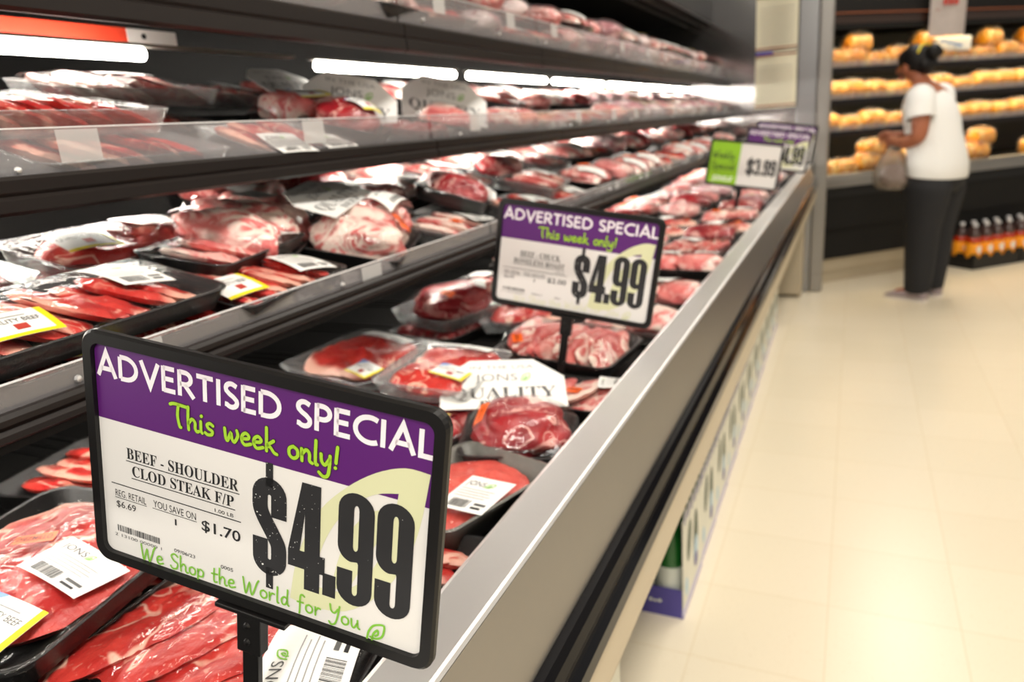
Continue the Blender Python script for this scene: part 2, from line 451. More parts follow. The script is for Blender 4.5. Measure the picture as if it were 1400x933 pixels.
HAND = {
 'T': (.66, [[(0, .93), (.2, 1), (.7, .97)], [(.36, .97), (.31, .5), (.38, .05), (.44, 0)]]),
 'h': (.46, [[(.05, 1), (.03, .5), (.05, 0)], [(.05, .28), (.2, .5), (.33, .38), (.33, .12), (.4, 0), (.48, .03)]]),
 'i': (.16, [[(.05, .5), (.05, .1), (.1, 0)], [(.07, .74), (.09, .76)]]),
 's': (.38, [[(.33, .45), (.2, .52), (.08, .42), (.15, .28), (.3, .2), (.27, .05), (.1, 0), (0, .06)]]),
 'w': (.60, [[(0, .5), (.04, .1), (.12, 0), (.25, .35), (.3, .1), (.4, 0), (.54, .3), (.5, .52)]]),
 'e': (.42, [[(.05, .25), (.28, .3), (.32, .42), (.2, .52), (.06, .4), (.03, .18), (.15, 0), (.4, .1)]]),
 'k': (.46, [[(.05, 1), (.05, 0)], [(.33, .5), (.08, .25), (.2, .2), (.35, 0), (.46, -.04)]]),
 'o': (.42, [[(.2, .5), (.05, .38), (.05, .12), (.2, 0), (.36, .12), (.36, .38), (.2, .5)]]),
 'n': (.44, [[(.03, .5), (.05, 0)], [(.05, .28), (.2, .5), (.33, .38), (.34, .08), (.44, 0)]]),
 'l': (.17, [[(.06, 1), (.05, .1), (.13, 0)]]),
 'y': (.44, [[(.02, .5), (.05, .2), (.18, .08), (.33, .35)], [(.36, .5), (.34, 0), (.28, -.35), (.12, -.44), (-.05, -.3)]]),
 '!': (.16, [[(.12, .95), (.07, .28)], [(.05, .06), (.06, .07)]]),
 'W': (.86, [[(0, .95), (.08, .2), (.16, 0), (.35, .7), (.42, .15), (.52, 0), (.75, .75), (.86, 1)]]),
 'S': (.50, [[(.45, .85), (.25, 1), (.06, .82), (.2, .55), (.42, .38), (.35, .06), (.12, 0), (0, .15)]]),
 'p': (.42, [[(.05, .5), (.03, -.4)], [(.05, .35), (.2, .52), (.36, .36), (.3, .08), (.08, .05)]]),
 't': (.34, [[(.15, .88), (.12, .15), (.2, 0), (.3, .05)], [(0, .52), (.32, .55)]]),
 'r': (.34, [[(.04, .5), (.05, 0)], [(.05, .26), (.18, .48), (.3, .46)]]),
 'd': (.46, [[(.34, .42), (.18, .5), (.04, .3), (.1, .03), (.25, .05), (.35, .3)], [(.37, 1), (.35, .2), (.43, 0)]]),
 'f': (.34, [[(.36, .92), (.22, 1), (.14, .8), (.12, 0), (.1, -.2)], [(0, .5), (.3, .52)]]),
 'Y': (.52, [[(.02, 1), (.08, .62), (.25, .52), (.42, .8)], [(.5, 1), (.42, .4), (.3, -.1), (.1, -.25), (-.02, -.1)]]),
 'u': (.46, [[(.03, .5), (.06, .1), (.18, 0), (.32, .3)], [(.34, .5), (.36, .1), (.45, 0)]]),
 'a': (.46, [[(.34, .42), (.18, .5), (.04, .3), (.1, .03), (.25, .05), (.35, .35)], [(.36, .5), (.36, .1), (.45, 0)]]),
 'c': (.40, [[(.34, .42), (.2, .5), (.05, .3), (.1, .05), (.22, 0), (.38, .1)]]),
 ' ': (.30, []),
}
def hand_width(t, gap=.07): return sum(HAND[c][0] + gap for c in t)
def put_hand(mb, t, x0, y0, x1, h, w, m, z, slope=0.0, mapf=None):
    sx = (x1 - x0) / hand_width(t); x = 0.0
    for ch in t:
        wd, sts = HAND[ch]
        for st in sts:
            pts = [(x0 + (x + p[0]) * sx, y0 + p[1] * h + slope * (x + p[0]) * sx) for p in smooth_line(st)]
            ribbon(mb, pts, w, m, z, True, mapf)
        x += wd + .07

def arc(cx, cy, rx, ry, a0, a1, n=10):
    return [(cx + rx * math.cos(R(a0 + (a1 - a0) * i / n)), cy + ry * math.sin(R(a0 + (a1 - a0) * i / n))) for i in range(n + 1)]
CAPS = {
 'A': (.80, [[(.05, 0), (.40, .98), (.75, 0)], [(.18, .32), (.62, .32)]]),
 'D': (.80, [[(.08, .07), (.08, .93)], [(.08, .93), (.28, .93)] + arc(.28, .5, .43, .43, 90, -90, 14) + [(.08, .07)]]),
 'V': (.74, [[(.04, 1), (.37, .04), (.70, 1)]]),
 'E': (.54, [[(.08, 0), (.08, 1)], [(.08, .93), (.50, .93)], [(.08, .52), (.46, .52)], [(.08, .07), (.52, .07)]]),
 'R': (.62, [[(.08, 0), (.08, 1)], [(.08, .93), (.28, .93)] + arc(.28, .70, .22, .23, 90, -90, 10) + [(.08, .47)], [(.26, .47), (.60, 0)]]),
 'T': (.62, [[(.02, .93), (.62, .93)], [(.32, .93), (.32, 0)]]),
 'I': (.24, [[(.12, 0), (.12, 1)]]),
 'S': (.54, [[(.46, .86)] + arc(.27, .74, .19, .20, 60, 205, 9) + [(.20, .55), (.34, .46)] + arc(.27, .26, .20, .20, 25, -140, 10) + [(.04, .14)]]),
 'P': (.56, [[(.08, 0), (.08, 1)], [(.08, .93), (.26, .93)] + arc(.26, .69, .24, .24, 90, -90, 10) + [(.08, .45)]]),
 'C': (.74, [arc(.52, .5, .45, .45, 58, 302, 20)]),
 'L': (.50, [[(.08, 1), (.08, .07), (.48, .07)]]),
 ' ': (.32, []),
}
def put_caps(mb, t, x0, y0, x1, h, m, z, wt=.185):
    gap = .07; W = sum(CAPS[c][0] + gap for c in t) - gap
    sx = (x1 - x0) / W; x = 0.0
    for ch in t:
        wd, sts = CAPS[ch]
        for st in sts:
            ribbon(mb, [(x0 + (x + p[0]) * sx, y0 + p[1] * h) for p in st], wt * h, m, z, False)
        x += wd + gap

def fill_poly(mb, outer, holes, m, z, mapf=None):
    """filled outline with holes"""
    c = bpy.data.curves.new('outline', 'CURVE'); c.dimensions = '2D'; c.fill_mode = 'BOTH'
    for lp in [outer] + list(holes):
        sp = c.splines.new('POLY'); sp.points.add(len(lp) - 1)
        for q, p in zip(sp.points, lp): q.co = (p[0], p[1], 0, 1)
        sp.use_cyclic_u = True
    o = bpy.data.objects.new('outline', c); COL.objects.link(o)
    dg = bpy.context.evaluated_depsgraph_get()
    me = bpy.data.meshes.new_from_object(o.evaluated_get(dg))
    COL.objects.unlink(o); bpy.data.objects.remove(o); bpy.data.curves.remove(c)
    def f(v):
        p = Vector((v.x, v.y, z)); return mapf(p) if mapf else p
    mb.mesh(me, m, mapf=f); bpy.data.meshes.remove(me)

# ------------------------------------------------------------------ the setting
def struct(name, mb, parent=None):
    o = mb.build(name, parent)
    if not parent: o['kind'] = 'structure'
    return o
b = MB(); b.box((-3, -3, -0.05), (7, 11, 0), M['floor']); struct('floor', b)
b = MB(); b.box((-3, -3, 3.2), (7, 11, 3.25), mat('ceiling_white', lin(225, 220, 210), 0.8)); struct('ceiling', b)
b = MB(); b.box((-3.05, -3, 0), (-3, 11, 3.2), mat('wall_paint', lin(190, 180, 165), 0.8)); struct('wall_left', b)
b = MB(); b.box((-3, 11, 0), (7, 11.05, 3.2), mat('wall_paint_back', lin(60, 48, 40), 0.8)); struct('wall_back', b)

# ------------------------------------------------------------------ the meat case
Y0, Y1 = -0.75, 5.5
case = empty('refrigerated_meat_case', (-0.9, 2.4, 0))
tag(case, 'long open refrigerated meat case with brushed steel rail and black bumper', 'meat case')
case_inv = Matrix.Translation((0.9, -2.4, 0))
def case_part(name, mb, smooth=False):
    mb.v = [case_inv @ v for v in mb.v]
    return mb.build(name, case, smooth)
b = MB(); b.box((-1.62, Y0, 0.0), (-0.56, Y1, 0.10), M['dark']); b.box((-1.62, Y0, 0.10), (-0.50, Y1, 0.62), M['dark']); case_part('base', b)
b = MB(); b.box((-1.62, Y0, 0.62), (-0.335, Y1, 0.812), M['dark'])
for i in range(24):
    y = Y0 + 0.15 + i * 0.255
    for k in range(3): b.box((-1.5, y + k * 0.03, 0.812), (-0.36, y + k * 0.03 + 0.008, 0.8145), M['black'])
case_part('deck', b)
b = MB(); b.box((-1.62, Y0, 0.812), (-1.52, Y1, 2.15), M['dark']); case_part('back_panel', b)
# rail: top strip, bright folded edge, sloping face
b = MB()
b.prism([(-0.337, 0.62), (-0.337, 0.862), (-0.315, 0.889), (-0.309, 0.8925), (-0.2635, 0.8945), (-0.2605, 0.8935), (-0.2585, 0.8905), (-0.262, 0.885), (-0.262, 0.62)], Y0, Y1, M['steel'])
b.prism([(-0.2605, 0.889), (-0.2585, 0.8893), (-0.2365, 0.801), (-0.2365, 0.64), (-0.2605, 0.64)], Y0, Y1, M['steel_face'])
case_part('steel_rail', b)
b = MB()
prof = [(-0.2365, 0.803), (-0.2285, 0.8005), (-0.2225, 0.794), (-0.219, 0.783), (-0.2215, 0.7715), (-0.2195, 0.768), (-0.2135, 0.760), (-0.2125, 0.744), (-0.2165, 0.733), (-0.2265, 0.727), (-0.2365, 0.727)]
b.prism(prof, Y0, Y1, M['blackgloss']); case_part('bumper', b, False)
b = MB()
b.prism([(-0.2366, 0.7265), (-0.2255, 0.7265), (-0.222, 0.722), (-0.222, 0.665), (-0.228, 0.645), (-0.262, 0.640), (-0.3, 0.640), (-0.3, 0.7)], Y0, Y1, M['beige']); case_part('lower_panel', b)
b = MB(); b.box((-1.64, Y0, 1.86), (-0.93, Y1, 2.2), M['dark'])
for x, z in ((-0.94, 1.862), (-1.02, 1.856), (-1.10, 1.856)): b.box((x - 0.006, Y0, z - 0.006), (x + 0.006, Y1, z + 0.004), M['steel_end'])
case_part('canopy', b)
b = MB()
b.box((-1.64, Y1, 0.30), (-0.372, Y1 + 0.05, 2.2), M['mirror_end'])
b.box((-0.372, Y1 - 0.01, 0.0), (-0.250, Y1 + 0.07, 2.2), M['steel_end'], bev=0.006)
b.box((-0.249, Y1 - 0.0, 0.0), (-0.160, Y1 + 0.06, 2.2), M['steel_face'], bev=0.012)
case_part('end_panel', b)
b = MB(); b.box((-0.52, Y1 - 0.20, 0.02), (-0.285, Y1 - 0.012, 0.62), M['beige'], bev=0.01); case_part('corner_post_panel', b)

# shelves: one thing per section
TILT = R(10); CT, ST = math.cos(TILT), math.sin(TILT)
SHX = {1: (-0.85, 1.495), 2: (-0.80, 1.25), 3: (-0.68, 1.052)}
SHELF_NAME = {1: 'top', 2: 'middle', 3: 'lowest'}
def shelf_matrix(k, s, y, h, yaw=0.0, pitch=0.0, roll=0.0):
    """a spot on the tilted shelf: s behind its front edge, h above the pan"""
    x0, z0 = SHX[k]
    return Matrix.Translation((x0 - s * CT + h * ST, y, z0 + s * ST + h * CT)) @ Matrix.Rotation(TILT, 4, 'Y') @ Matrix.Rotation(yaw, 4, 'Z') @ Matrix.Rotation(pitch, 4, 'Y') @ Matrix.Rotation(roll, 4, 'X')
SEC = 0.74
LIPH = {1: 0.075, 2: 0.066, 3: 0.040}
FASH = {1: (0.002, -0.055), 2: (0.018, -0.022), 3: (0.016, -0.011)}
rng = random.Random(4)
ORD = ['first', 'second', 'third', 'fourth', 'fifth', 'sixth', 'seventh', 'eighth', 'ninth', 'tenth', 'eleventh', 'twelfth', 'thirteenth', 'fourteenth', 'fifteenth', 'sixteenth', 'seventeenth', 'eighteenth', 'nineteenth', 'twentieth']
for k in (1, 2, 3):
    x0, z0 = SHX[k]
    n = 0
    for i in range(9):
        ya = -0.85 + (i + 2) * SEC if i else -0.85; yb = -0.85 + (i + 3) * SEC - 0.004
        if yb > 5.49: yb = 5.49
        if ya > 5.3: break
        n += 1
        sh = empty('display_shelf', (x0, (ya + yb) / 2, z0))
        tag(sh, f'black {SHELF_NAME[k]} shelf section with clear lip, {ORD[n-1]} section from the near end', 'shelf', f'{SHELF_NAME[k]} shelf sections of the meat case')
        inv = Matrix.Translation((-x0, -(ya + yb) / 2, -z0))
        def sp(name, mb):
            mb.v = [inv @ v for v in mb.v]; return mb.build(name, sh)
        dep = 0.62
        b = MB()
        b.prism([(x0, z0), (x0 - dep * CT, z0 + dep * ST), (x0 - dep * CT + 0.004, z0 + dep * ST - 0.02), (x0 + 0.004, z0 - 0.02)], ya, yb, M['dark']); sp('pan', b)
        ft, fb = FASH[k]
        b = MB()
        b.prism([(x0 + 0.002, z0 + ft), (x0 + 0.010, z0 + ft), (x0 + 0.013, z0 + ft - 0.004), (x0 + 0.013, z0 + ft * .5 + fb * .5 + 0.004), (x0 + 0.010, z0 + ft * .5 + fb * .5), (x0 + 0.014, z0 + ft * .5 + fb * .5 - 0.004), (x0 + 0.015, z0 + fb + 0.004), (x0 + 0.008, z0 + fb), (x0 + 0.002, z0 + fb)], ya, yb, M['fascia'])
        sp('fascia', b)
        b = MB(); lh = LIPH[k]
        b.box((x0 - 0.003, ya + 0.003, z0 + 0.002), (x0, yb - 0.003, z0 + lh - 0.0012), M['acrylic'])
        b.box((x0 - 0.003, ya + 0.003, z0 + lh - 0.0012), (x0, yb - 0.003, z0 + lh), M['acrylic_edge'])
        lip = sp('clear_lip', b); lip['label'] = 'clear acrylic front lip'
        for q in range(5 if i == 0 else rng.choice((1, 2))):
            yy = ya + 0.14 + 0.41 * q + rng.uniform(-0.05, 0.05)
            b = MB(); hh = min(lh - 0.006, 0.036)
            b.box((x0 + 0.0005, yy, z0 + lh - 0.003 - hh), (x0 + 0.0012, yy + 0.052, z0 + lh - 0.003), M['tag']); t_ = sp('price_ticket', b); t_['label'] = 'pale price ticket on the lip'
            b = MB(); b.lathe([(0.0, 0), (0.004, 0), (0.003, 0.003), (0, 0.004)], M['steel'], 8, Matrix.Translation((x0 + 0.0005, yy - 0.05, z0 + 0.016 + ft * .4)) @ Matrix.Rotation(R(90), 4, 'Y')); sp('screw', b)
        # lamp under the shelf
        b = MB(); bx = x0 - 0.26 * CT; bz = z0 + 0.26 * ST - {1: 0.098, 2: 0.070, 3: 0.05}[k]
        b.box((bx - 0.011, ya + 0.03, bz + 0.0115), (bx + 0.011, yb - 0.03, bz + 0.0165), M['tray_grey']); sp('lamp_fitting', b)
        tb = yb - (0.41 if i == 0 else 0.05)
        b = MB(); b.tube((bx, ya + 0.05, bz), (bx, tb, bz), 0.011, M['tube']); t_ = sp('lamp_tube', b); t_['label'] = 'lit white tube under the shelf'

# ------------------------------------------------------------------ price signs
CX = Vector((0.9857, 0.065, -0.1553)).normalized()
CY0 = Vector((0.151, 0.0661, 0.9863))
CY = (CY0 - CX * CY0.dot(CX)).normalized()
CZ = CX.cross(CY)
SROT = Matrix((CX, CY, CZ)).transposed()
mm = 0.001

def rrect(w, l, r, n=6, z=0.0):
    out = []
    for sx, sy, a in ((1, 1, 0), (-1, 1, 90), (-1, -1, 180), (1, -1, 270)):
        for i in range(n + 1):
            t = R(a + 90 * i / n)
            out.append((sx * (w / 2 - r) + r * math.cos(t), sy * (l / 2 - r) + r * math.sin(t), z))
    return out

def leaf_logo(mb, x, y, s, m, z, mapf=None):
    """small leaf mark: an outer leaf stroke and a vein loop"""
    pts = [(0, -.1), (.08, .35), (.3, .75), (.62, .95), (1, 1), (1, .55), (.85, .2), (.5, .02), (.2, .05)]
    ribbon(mb, [(x + p[0] * s, y + p[1] * s) for p in smooth_line(pts, 4)], s * .13, m, z, True, mapf)
    ribbon(mb, [(x + p[0] * s, y + p[1] * s) for p in smooth_line([(.3, -.1), (.38, .3), (.62, .6), (.66, .35), (.5, .2)], 4)], s * .13, m, z, True, mapf)

def digit9(mb, x, y, w, h, m, z):
    k = w / 27.0; q = h / 86.0
    P = lambda pts: [(x + a * k, y + c * q) for a, c in pts]
    out = [(0, 27), (0, 13)] + arc(13.5, 13, 13.5, 13, 180, 360, 12) + [(27, 73)] + arc(13.5, 73, 13.5, 13, 0, 180, 12) + [(0, 46)] + arc(11, 46, 11, 12.5, 180, 265, 8) + [(15.2, 34.5), (15.9, 33), (15.9, 12)] + arc(13.9, 11, 2.0, 3, 0, -180, 6) + [(11.9, 27)]
    hole = arc(13.6, 73, 1.9, 4, 0, 180, 6) + arc(13.6, 46, 1.9, 3.5, 180, 360, 6)
    fill_poly(mb, P(out), [P(hole)], m, z)
def digit4(mb, x, y, w, h, m, z):
    k = w / 30.0; q = h / 83.0
    P = lambda pts: [(x + a * k, y + c * q) for a, c in pts]
    fill_poly(mb, P([(11, 83), (26, 83), (26, 30), (30, 30), (30, 16), (26, 16), (26, 0), (13.5, 0), (13.5, 16), (0, 16), (0, 29)]), [P([(13.5, 30), (9.6, 30), (13.5, 60)])], m, z)
def dollar(mb, x, y, w, h, m, z):
    k = w / 29.0; q = h / 77.0
    def st(pts, ww): ribbon(mb, [(x + a * k, y + c * q) for a, c in pts], ww * k, m, z, False)
    st([(22.3, 47), (22.3, 60)] + arc(14.5, 63, 7.8, 7.6, 8, 172, 12) + smooth_line([(6.7, 60), (6.9, 53), (10, 45.5), (18.5, 32), (21.9, 25), (22.3, 17)], 4) + arc(14.5, 14, 7.8, 7.6, -8, -172, 12) + [(6.7, 17), (6.7, 29)], 12.8)
    st([(14.5, 70), (14.5, 88.5)], 6.0); st([(14.5, 6), (14.5, -11)], 6.0)
def digit3(mb, x, y, w, h, m, z):
    k = w / 27.0; q = h / 86.0
    def st(pts): ribbon(mb, [(x + a * k, y + c * q) for a, c in pts], 10.5 * k, m, z, False)
    st([(5.5, 60), (5.5, 72)] + arc(13.5, 72, 8, 8.5, 180, 0, 12) + [(21.5, 58)] + arc(11, 56, 10.5, 8, 0, -90, 6))
    st(arc(11, 40, 10.5, 8, 90, 0, 6) + [(21.5, 14)] + arc(13.5, 14, 8, 8.5, 0, -180, 12) + [(5.5, 27)])

def barcode(mb, x0, y0, x1, h, m, z, seed=1, mapf=None):
    r = random.Random(seed); x = x0
    while x < x1:
        w = r.choice((1, 1, 2, 3)) * (x1 - x0) / 70
        vs = [Vector((x, y0, z)), Vector((x + w, y0, z)), Vector((x + w, y0 + h, z)), Vector((x, y0 + h, z))]
        if mapf: vs = [mapf(v) for v in vs]
        mb.add(vs, [(0, 1, 2, 3)], m); x += w + r.choice((1, 1, 2)) * (x1 - x0) / 70

def rect(mb, x0, y0, x1, y1, m, z, mapf=None, nx=1, ny=1):
    vs = [Vector((x0 + (x1 - x0) * i / nx, y0 + (y1 - y0) * j / ny, z)) for j in range(ny + 1) for i in range(nx + 1)]
    if mapf: vs = [mapf(v) for v in vs]
    mb.add(vs, [(j * (nx + 1) + i, j * (nx + 1) + i + 1, (j + 1) * (nx + 1) + i + 1, (j + 1) * (nx + 1) + i) for j in range(ny) for i in range(nx)], m)

def clip_half(pts, ycut, above):
    out = []
    for i in range(len(pts)):
        a, c = pts[i], pts[(i + 1) % len(pts)]
        ia, ic = (a[1] >= ycut) == above, (c[1] >= ycut) == above
        if ia: out.append(a)
        if ia != ic:
            t = (ycut - a[1]) / (c[1] - a[1]); out.append((a[0] + t * (c[0] - a[0]), ycut))
    return out

def sign_base(loc, label, rot=SROT, stem=0.20, w=0.295, h=0.19):
    root = empty('price_sign', loc, rot)
    tag(root, label, 'price sign', 'price signs standing along the meat case')
    fb = MB()
    bw = 0.0095
    O_ = rrect(w, h, 0.013); I_ = rrect(w - 2 * bw, h - 2 * bw, 0.0075)
    zz = [(-0.0045, 0.0015), (-0.002, 0.0), (0.002, 0.0), (0.0042, 0.0018)]
    rings = [[(p[0] * (1 - 2 * i_ / w), p[1] * (1 - 2 * i_ / h), z) for p in O_] for z, i_ in zz]
    rings += [[(p[0], p[1], 0.0042) for p in I_], [(p[0], p[1], 0.0006) for p in I_], [(p[0], p[1], -0.0045) for p in I_], rings[0]]
    fb.loops(rings, M['black'], False, False)
    frame = fb.build('frame', root)
    cb = MB()
    cw, ch = w - 2 * bw - 0.0006, h - 2 * bw - 0.0006
    o1 = rrect(cw, ch, 0.0072)
    return root, cb, o1, cw, ch

def sign_stem(root, length, h=0.19, xo=0.0):
    sb = MB()
    sb.box((-0.030 + xo, -h / 2 - 0.003, -0.006), (0.032 + xo, -h / 2 + 0.006, -0.0046), M['black'])
    sb.box((-0.030 + xo, -h / 2 - 0.0045, -0.006), (0.032 + xo, -h / 2 - 0.0005, 0.006), M['black'], bev=0.0008)
    sb.box((-0.0105 + xo, -h / 2 - 0.036, -0.0045), (0.0105 + xo, -h / 2 - 0.003, 0.0055), M['black'], bev=0.001)
    for yy in (-0.012, -0.026):
        sb.lathe([(0, 0.0022), (0.0022, 0.0016), (0.003, 0)], M['black'], 10, Matrix.Translation((xo - 0.001, -h / 2 + yy, 0.0055)))
    sb.build('bracket', root)
    sb = MB()
    sb.box((-0.0075 + xo, -h / 2 - length, -0.003), (0.0065 + xo, -h / 2 - 0.02, 0.003), M['black'], bev=0.0008)
    sb.box((-0.018 + xo, -h / 2 - length - 0.003, -0.012), (0.017 + xo, -h / 2 - length + 0.003, 0.012), M['black'], bev=0.001)
    sb.build('stem', root)

def special_sign(loc, label, lines, save, retail, faint=False, stem=0.138, detail=True):
    root, cb, o1, cw, ch = sign_base(loc, label)
    band = 0.0265
    lo = clip_half([(p[0], p[1]) for p in o1], band, False); hi = clip_half([(p[0], p[1]) for p in o1], band, True)
    cb.add([(p[0], p[1], 0.0007) for p in lo], [tuple(range(len(lo)))], M['card'])
    cb.add([(p[0], p[1], 0.0007) for p in hi], [tuple(range(len(hi)))], M['purple'])
    cb.add([(p[0], p[1], -0.0042) for p in o1], [tuple(range(len(o1)))[::-1]], M['card'])
    card = cb.build('card', root)
    L = MB()
    sm = lambda pts: [(a * mm, c * mm) for a, c in smooth_line(pts + [pts[0]], 4)[:-1]]
    outer = [(a * mm, c * mm) for a, c in [(136, 50)] + smooth_line([(136, 50), (118, 50), (97, 41), (76, 25), (57, 4), (45, -20), (37, -46), (33, -74)], 4)[1:] + smooth_line([(46, -76), (78, -70), (104, -48), (122, -18), (131, 12), (136, 50)], 4)[:-1]]
    hole = [(a * mm, c * mm) for a, c in [(114.5, 31)] + smooth_line([(114.5, 31), (98, 26), (82, 14), (67, -6), (57, -30), (52, -58)], 4)[1:] + smooth_line([(74, -56), (92, -40), (105, -15), (112, 10), (114.5, 31)], 4)[:-1]]
    inner = [(a * mm, c * mm) for a, c in smooth_line([(111, 17), (98, 14), (84, 0), (74, -22), (68, -52), (80, -50), (90, -30), (101, -8)], 4)]
    fill_poly(L, outer, [hole], M['cream'], 0.0009); fill_poly(L, inner, [], M['cream'], 0.0009)
    lf = L.build('leaf_print', card); lf['label'] = 'large pale leaf printed on the card'
    T = MB(); put_caps(T, 'ADVERTISED SPECIAL', -136 * mm, 60.2 * mm, 138 * mm, 19.2 * mm, M['lettering'], 0.0010)
    T.build('heading_lettering', card)['label'] = 'white heading ADVERTISED SPECIAL'
    T = MB()
    for wd, m_, z in ((3.5, 'limedark', 0.0010), (2.5, 'lime', 0.0012)):
        put_hand(T, 'This week only!', -69 * mm, 36 * mm, 71 * mm, 17 * mm, wd * mm, M[m_], z)
    T.build('slogan_lettering', card)['label'] = 'lime handwriting This week only!'
    P = MB(); z = 0.0011
    dollar(P, 0.9 * mm, -61 * mm, 29 * mm, 77 * mm, M['specked'], z)
    digit4(P, 31 * mm, -63 * mm, 30 * mm, 83 * mm, M['specked'], z)
    rect(P, 59.6 * mm, -62.5 * mm, 70 * mm, -44.8 * mm, M['specked'], z)
    digit9(P, 70.8 * mm, -63 * mm, 27.5 * mm, 86 * mm, M['specked'], z)
    digit9(P, 100.2 * mm, -63 * mm, 27.3 * mm, 86.5 * mm, M['specked'], z)
    P.build('price_numerals', card)['label'] = 'large black price $4.99'
    T = MB(); k = M['ink']; g = k
    def tx(s, x0, y0, x1, h, off=0.0, m_=k): put_text(T, s, x0 * mm, y0 * mm, x1 * mm, h * mm, m_, 0.0010, off)
    def ul(x0, y0, x1, t=.7): rect(T, x0 * mm, (y0 - t) * mm, x1 * mm, y0 * mm, k, 0.0010)
    (a, ax0, ax1), (c, cx0, cx1) = lines
    tx(serif(a), ax0, 0.6 - 2.2, ax1, 9.3); ul(ax0 - 1, -3.2, ax1 + 1)
    tx(serif(c), cx0, -15.2, cx1, 9.0); ul(cx0 - 1, -16.8, cx1 + 1)
    ul(-129.3, -25.2, -9, .8)
    tx('REG. RETAIL', -126, -36, -96, 5.6, -0.005); ul(-126.5, -37, -95.6, .5)
    tx(retail, -125.5, -45.2, -106.5, 5.4)
    tx('YOU SAVE ON', -89, -35.6, -49.3, 5.8, -0.005); ul(-90, -36.6, -48.8, .5)
    tx('1', -69.2, -45.6, -67.6, 5.2, -0.03); tx('1.00 LB', -32, -23.6, -15.5, 2.9)
    tx(save, -44.3, -42.0, -9.6, 8.6, 0.012)
    barcode(T, -126 * mm, -66.5 * mm, -85.3 * mm, 5.4 * mm, M['dgrey'], 0.0010, 5)
    tx('2 13100 00000 1', -129, -71.2, -83, 2.6, 0, M['dgrey'])
    tx('09/06/23', -71, -68.6, -51.3, 3.0); tx('0005', -27.7, -69, -16.6, 3.0)
    T.build('product_print', card)['label'] = 'black printed product name and prices'
    T = MB(); gm = M['cream'] if faint else M['green']
    put_hand(T, 'We Shop the World for You', -103 * mm, -84 * mm, 91.5 * mm, 13 * mm, (1.0 if faint else 1.5) * mm, gm, 0.0013, 0.02)
    leaf_logo(T, 96.5 * mm, -83.5 * mm, 12.5 * mm, gm, 0.0013)
    T.build('motto_lettering', card)['label'] = 'green handwriting We Shop the World for You with a leaf'
    sign_stem(root, stem)
    return root

special_sign((-0.371, 0.3392, 1.0476), 'nearest price sign, reading BEEF - SHOULDER CLOD STEAK, in sharp focus', [('BEEF - SHOULDER', -112.5, -11), ('CLOD STEAK F/P', -108, -15)], '$1.70', '$6.69')
special_sign((-0.4324, 1.1831, 1.0464), 'purple and white price sign reading BEEF - CHUCK BONELESS ROAST, second along the rail', [('BEEF - CHUCK', -99, -25), ('BONELESS ROAST', -110, -16)], '$2.00', '$6.99', faint=True)
special_sign((-0.335, 3.78, 1.085), 'far purple-topped $4.99 sign partly hidden by the green $3.99 sign', [('BEEF - CHUCK', -99, -25), ('STEAK BONELESS', -110, -16)], '$2.00', '$6.99', faint=True, stem=0.175)
special_sign((-0.325, 4.05, 1.105), 'farthest purple sign, only its heading showing above another purple sign', [('BEEF - CHUCK', -99, -25), ('STEAK BONELESS', -110, -16)], '$2.00', '$6.99', faint=True, stem=0.195)

root, cb, o1, cw, ch = sign_base((-0.4169, 3.2472, 1.0596), 'lime green and white price sign reading $3.99 near the far end')
split = -0.020
def clip_x(pts, xc, right):
    return [(p[1], p[0]) for p in clip_half([(c, a) for a, c in pts], xc, right)]
lo = clip_x([(p[0], p[1]) for p in o1], split, False); hi = clip_x([(p[0], p[1]) for p in o1], split, True)
cb.add([(p[0], p[1], 0.0007) for p in lo], [tuple(range(len(lo)))], M['limegreen'])
cb.add([(p[0], p[1], 0.0007) for p in hi], [tuple(range(len(hi)))], M['card'])
cb.add([(p[0], p[1], -0.0042) for p in o1], [tuple(range(len(o1)))[::-1]], M['card'])
card = cb.build('card', root)
T = MB()
put_hand(T, 'Weekly', -0.128, 0.018, -0.040, 0.030, 0.0032, M['ink'], 0.0011)
put_hand(T, 'Special', -0.128, -0.026, -0.032, 0.028, 0.0032, M['ink'], 0.0011)
T.build('slogan_lettering', card)['label'] = 'dark handwriting Weekly Special'
T = MB(); put_text(T, 'JONS', -0.118, -0.074, -0.060, 0.020, M['lettering'], 0.0011, 0.02); leaf_logo(T, -0.056, -0.072, 0.018, M['lettering'], 0.0011)
T.build('logo', card)['label'] = 'white JONS leaf logo'
P = MB()
dollar(P, 0.012, -0.038, 0.029, 0.062, M['ink'], 0.0011)
digit3(P, 0.043, -0.038, 0.024, 0.066, M['ink'], 0.0011)
rect(P, 0.069, -0.038, 0.077, -0.026, M['ink'], 0.0011)
digit9(P, 0.079, -0.038, 0.024, 0.066, M['ink'], 0.0011); digit9(P, 0.105, -0.038, 0.024, 0.066, M['ink'], 0.0011)
P.build('price_numerals', card)['label'] = 'black price $3.99'
sign_stem(root, 0.150)

# ------------------------------------------------------------------ packs of meat
def fbm(x, y, z, sc, seed):
    return noise.noise(Vector((x * sc + seed * 7.13, y * sc - seed * 3.7, z * sc + seed * 1.9)))

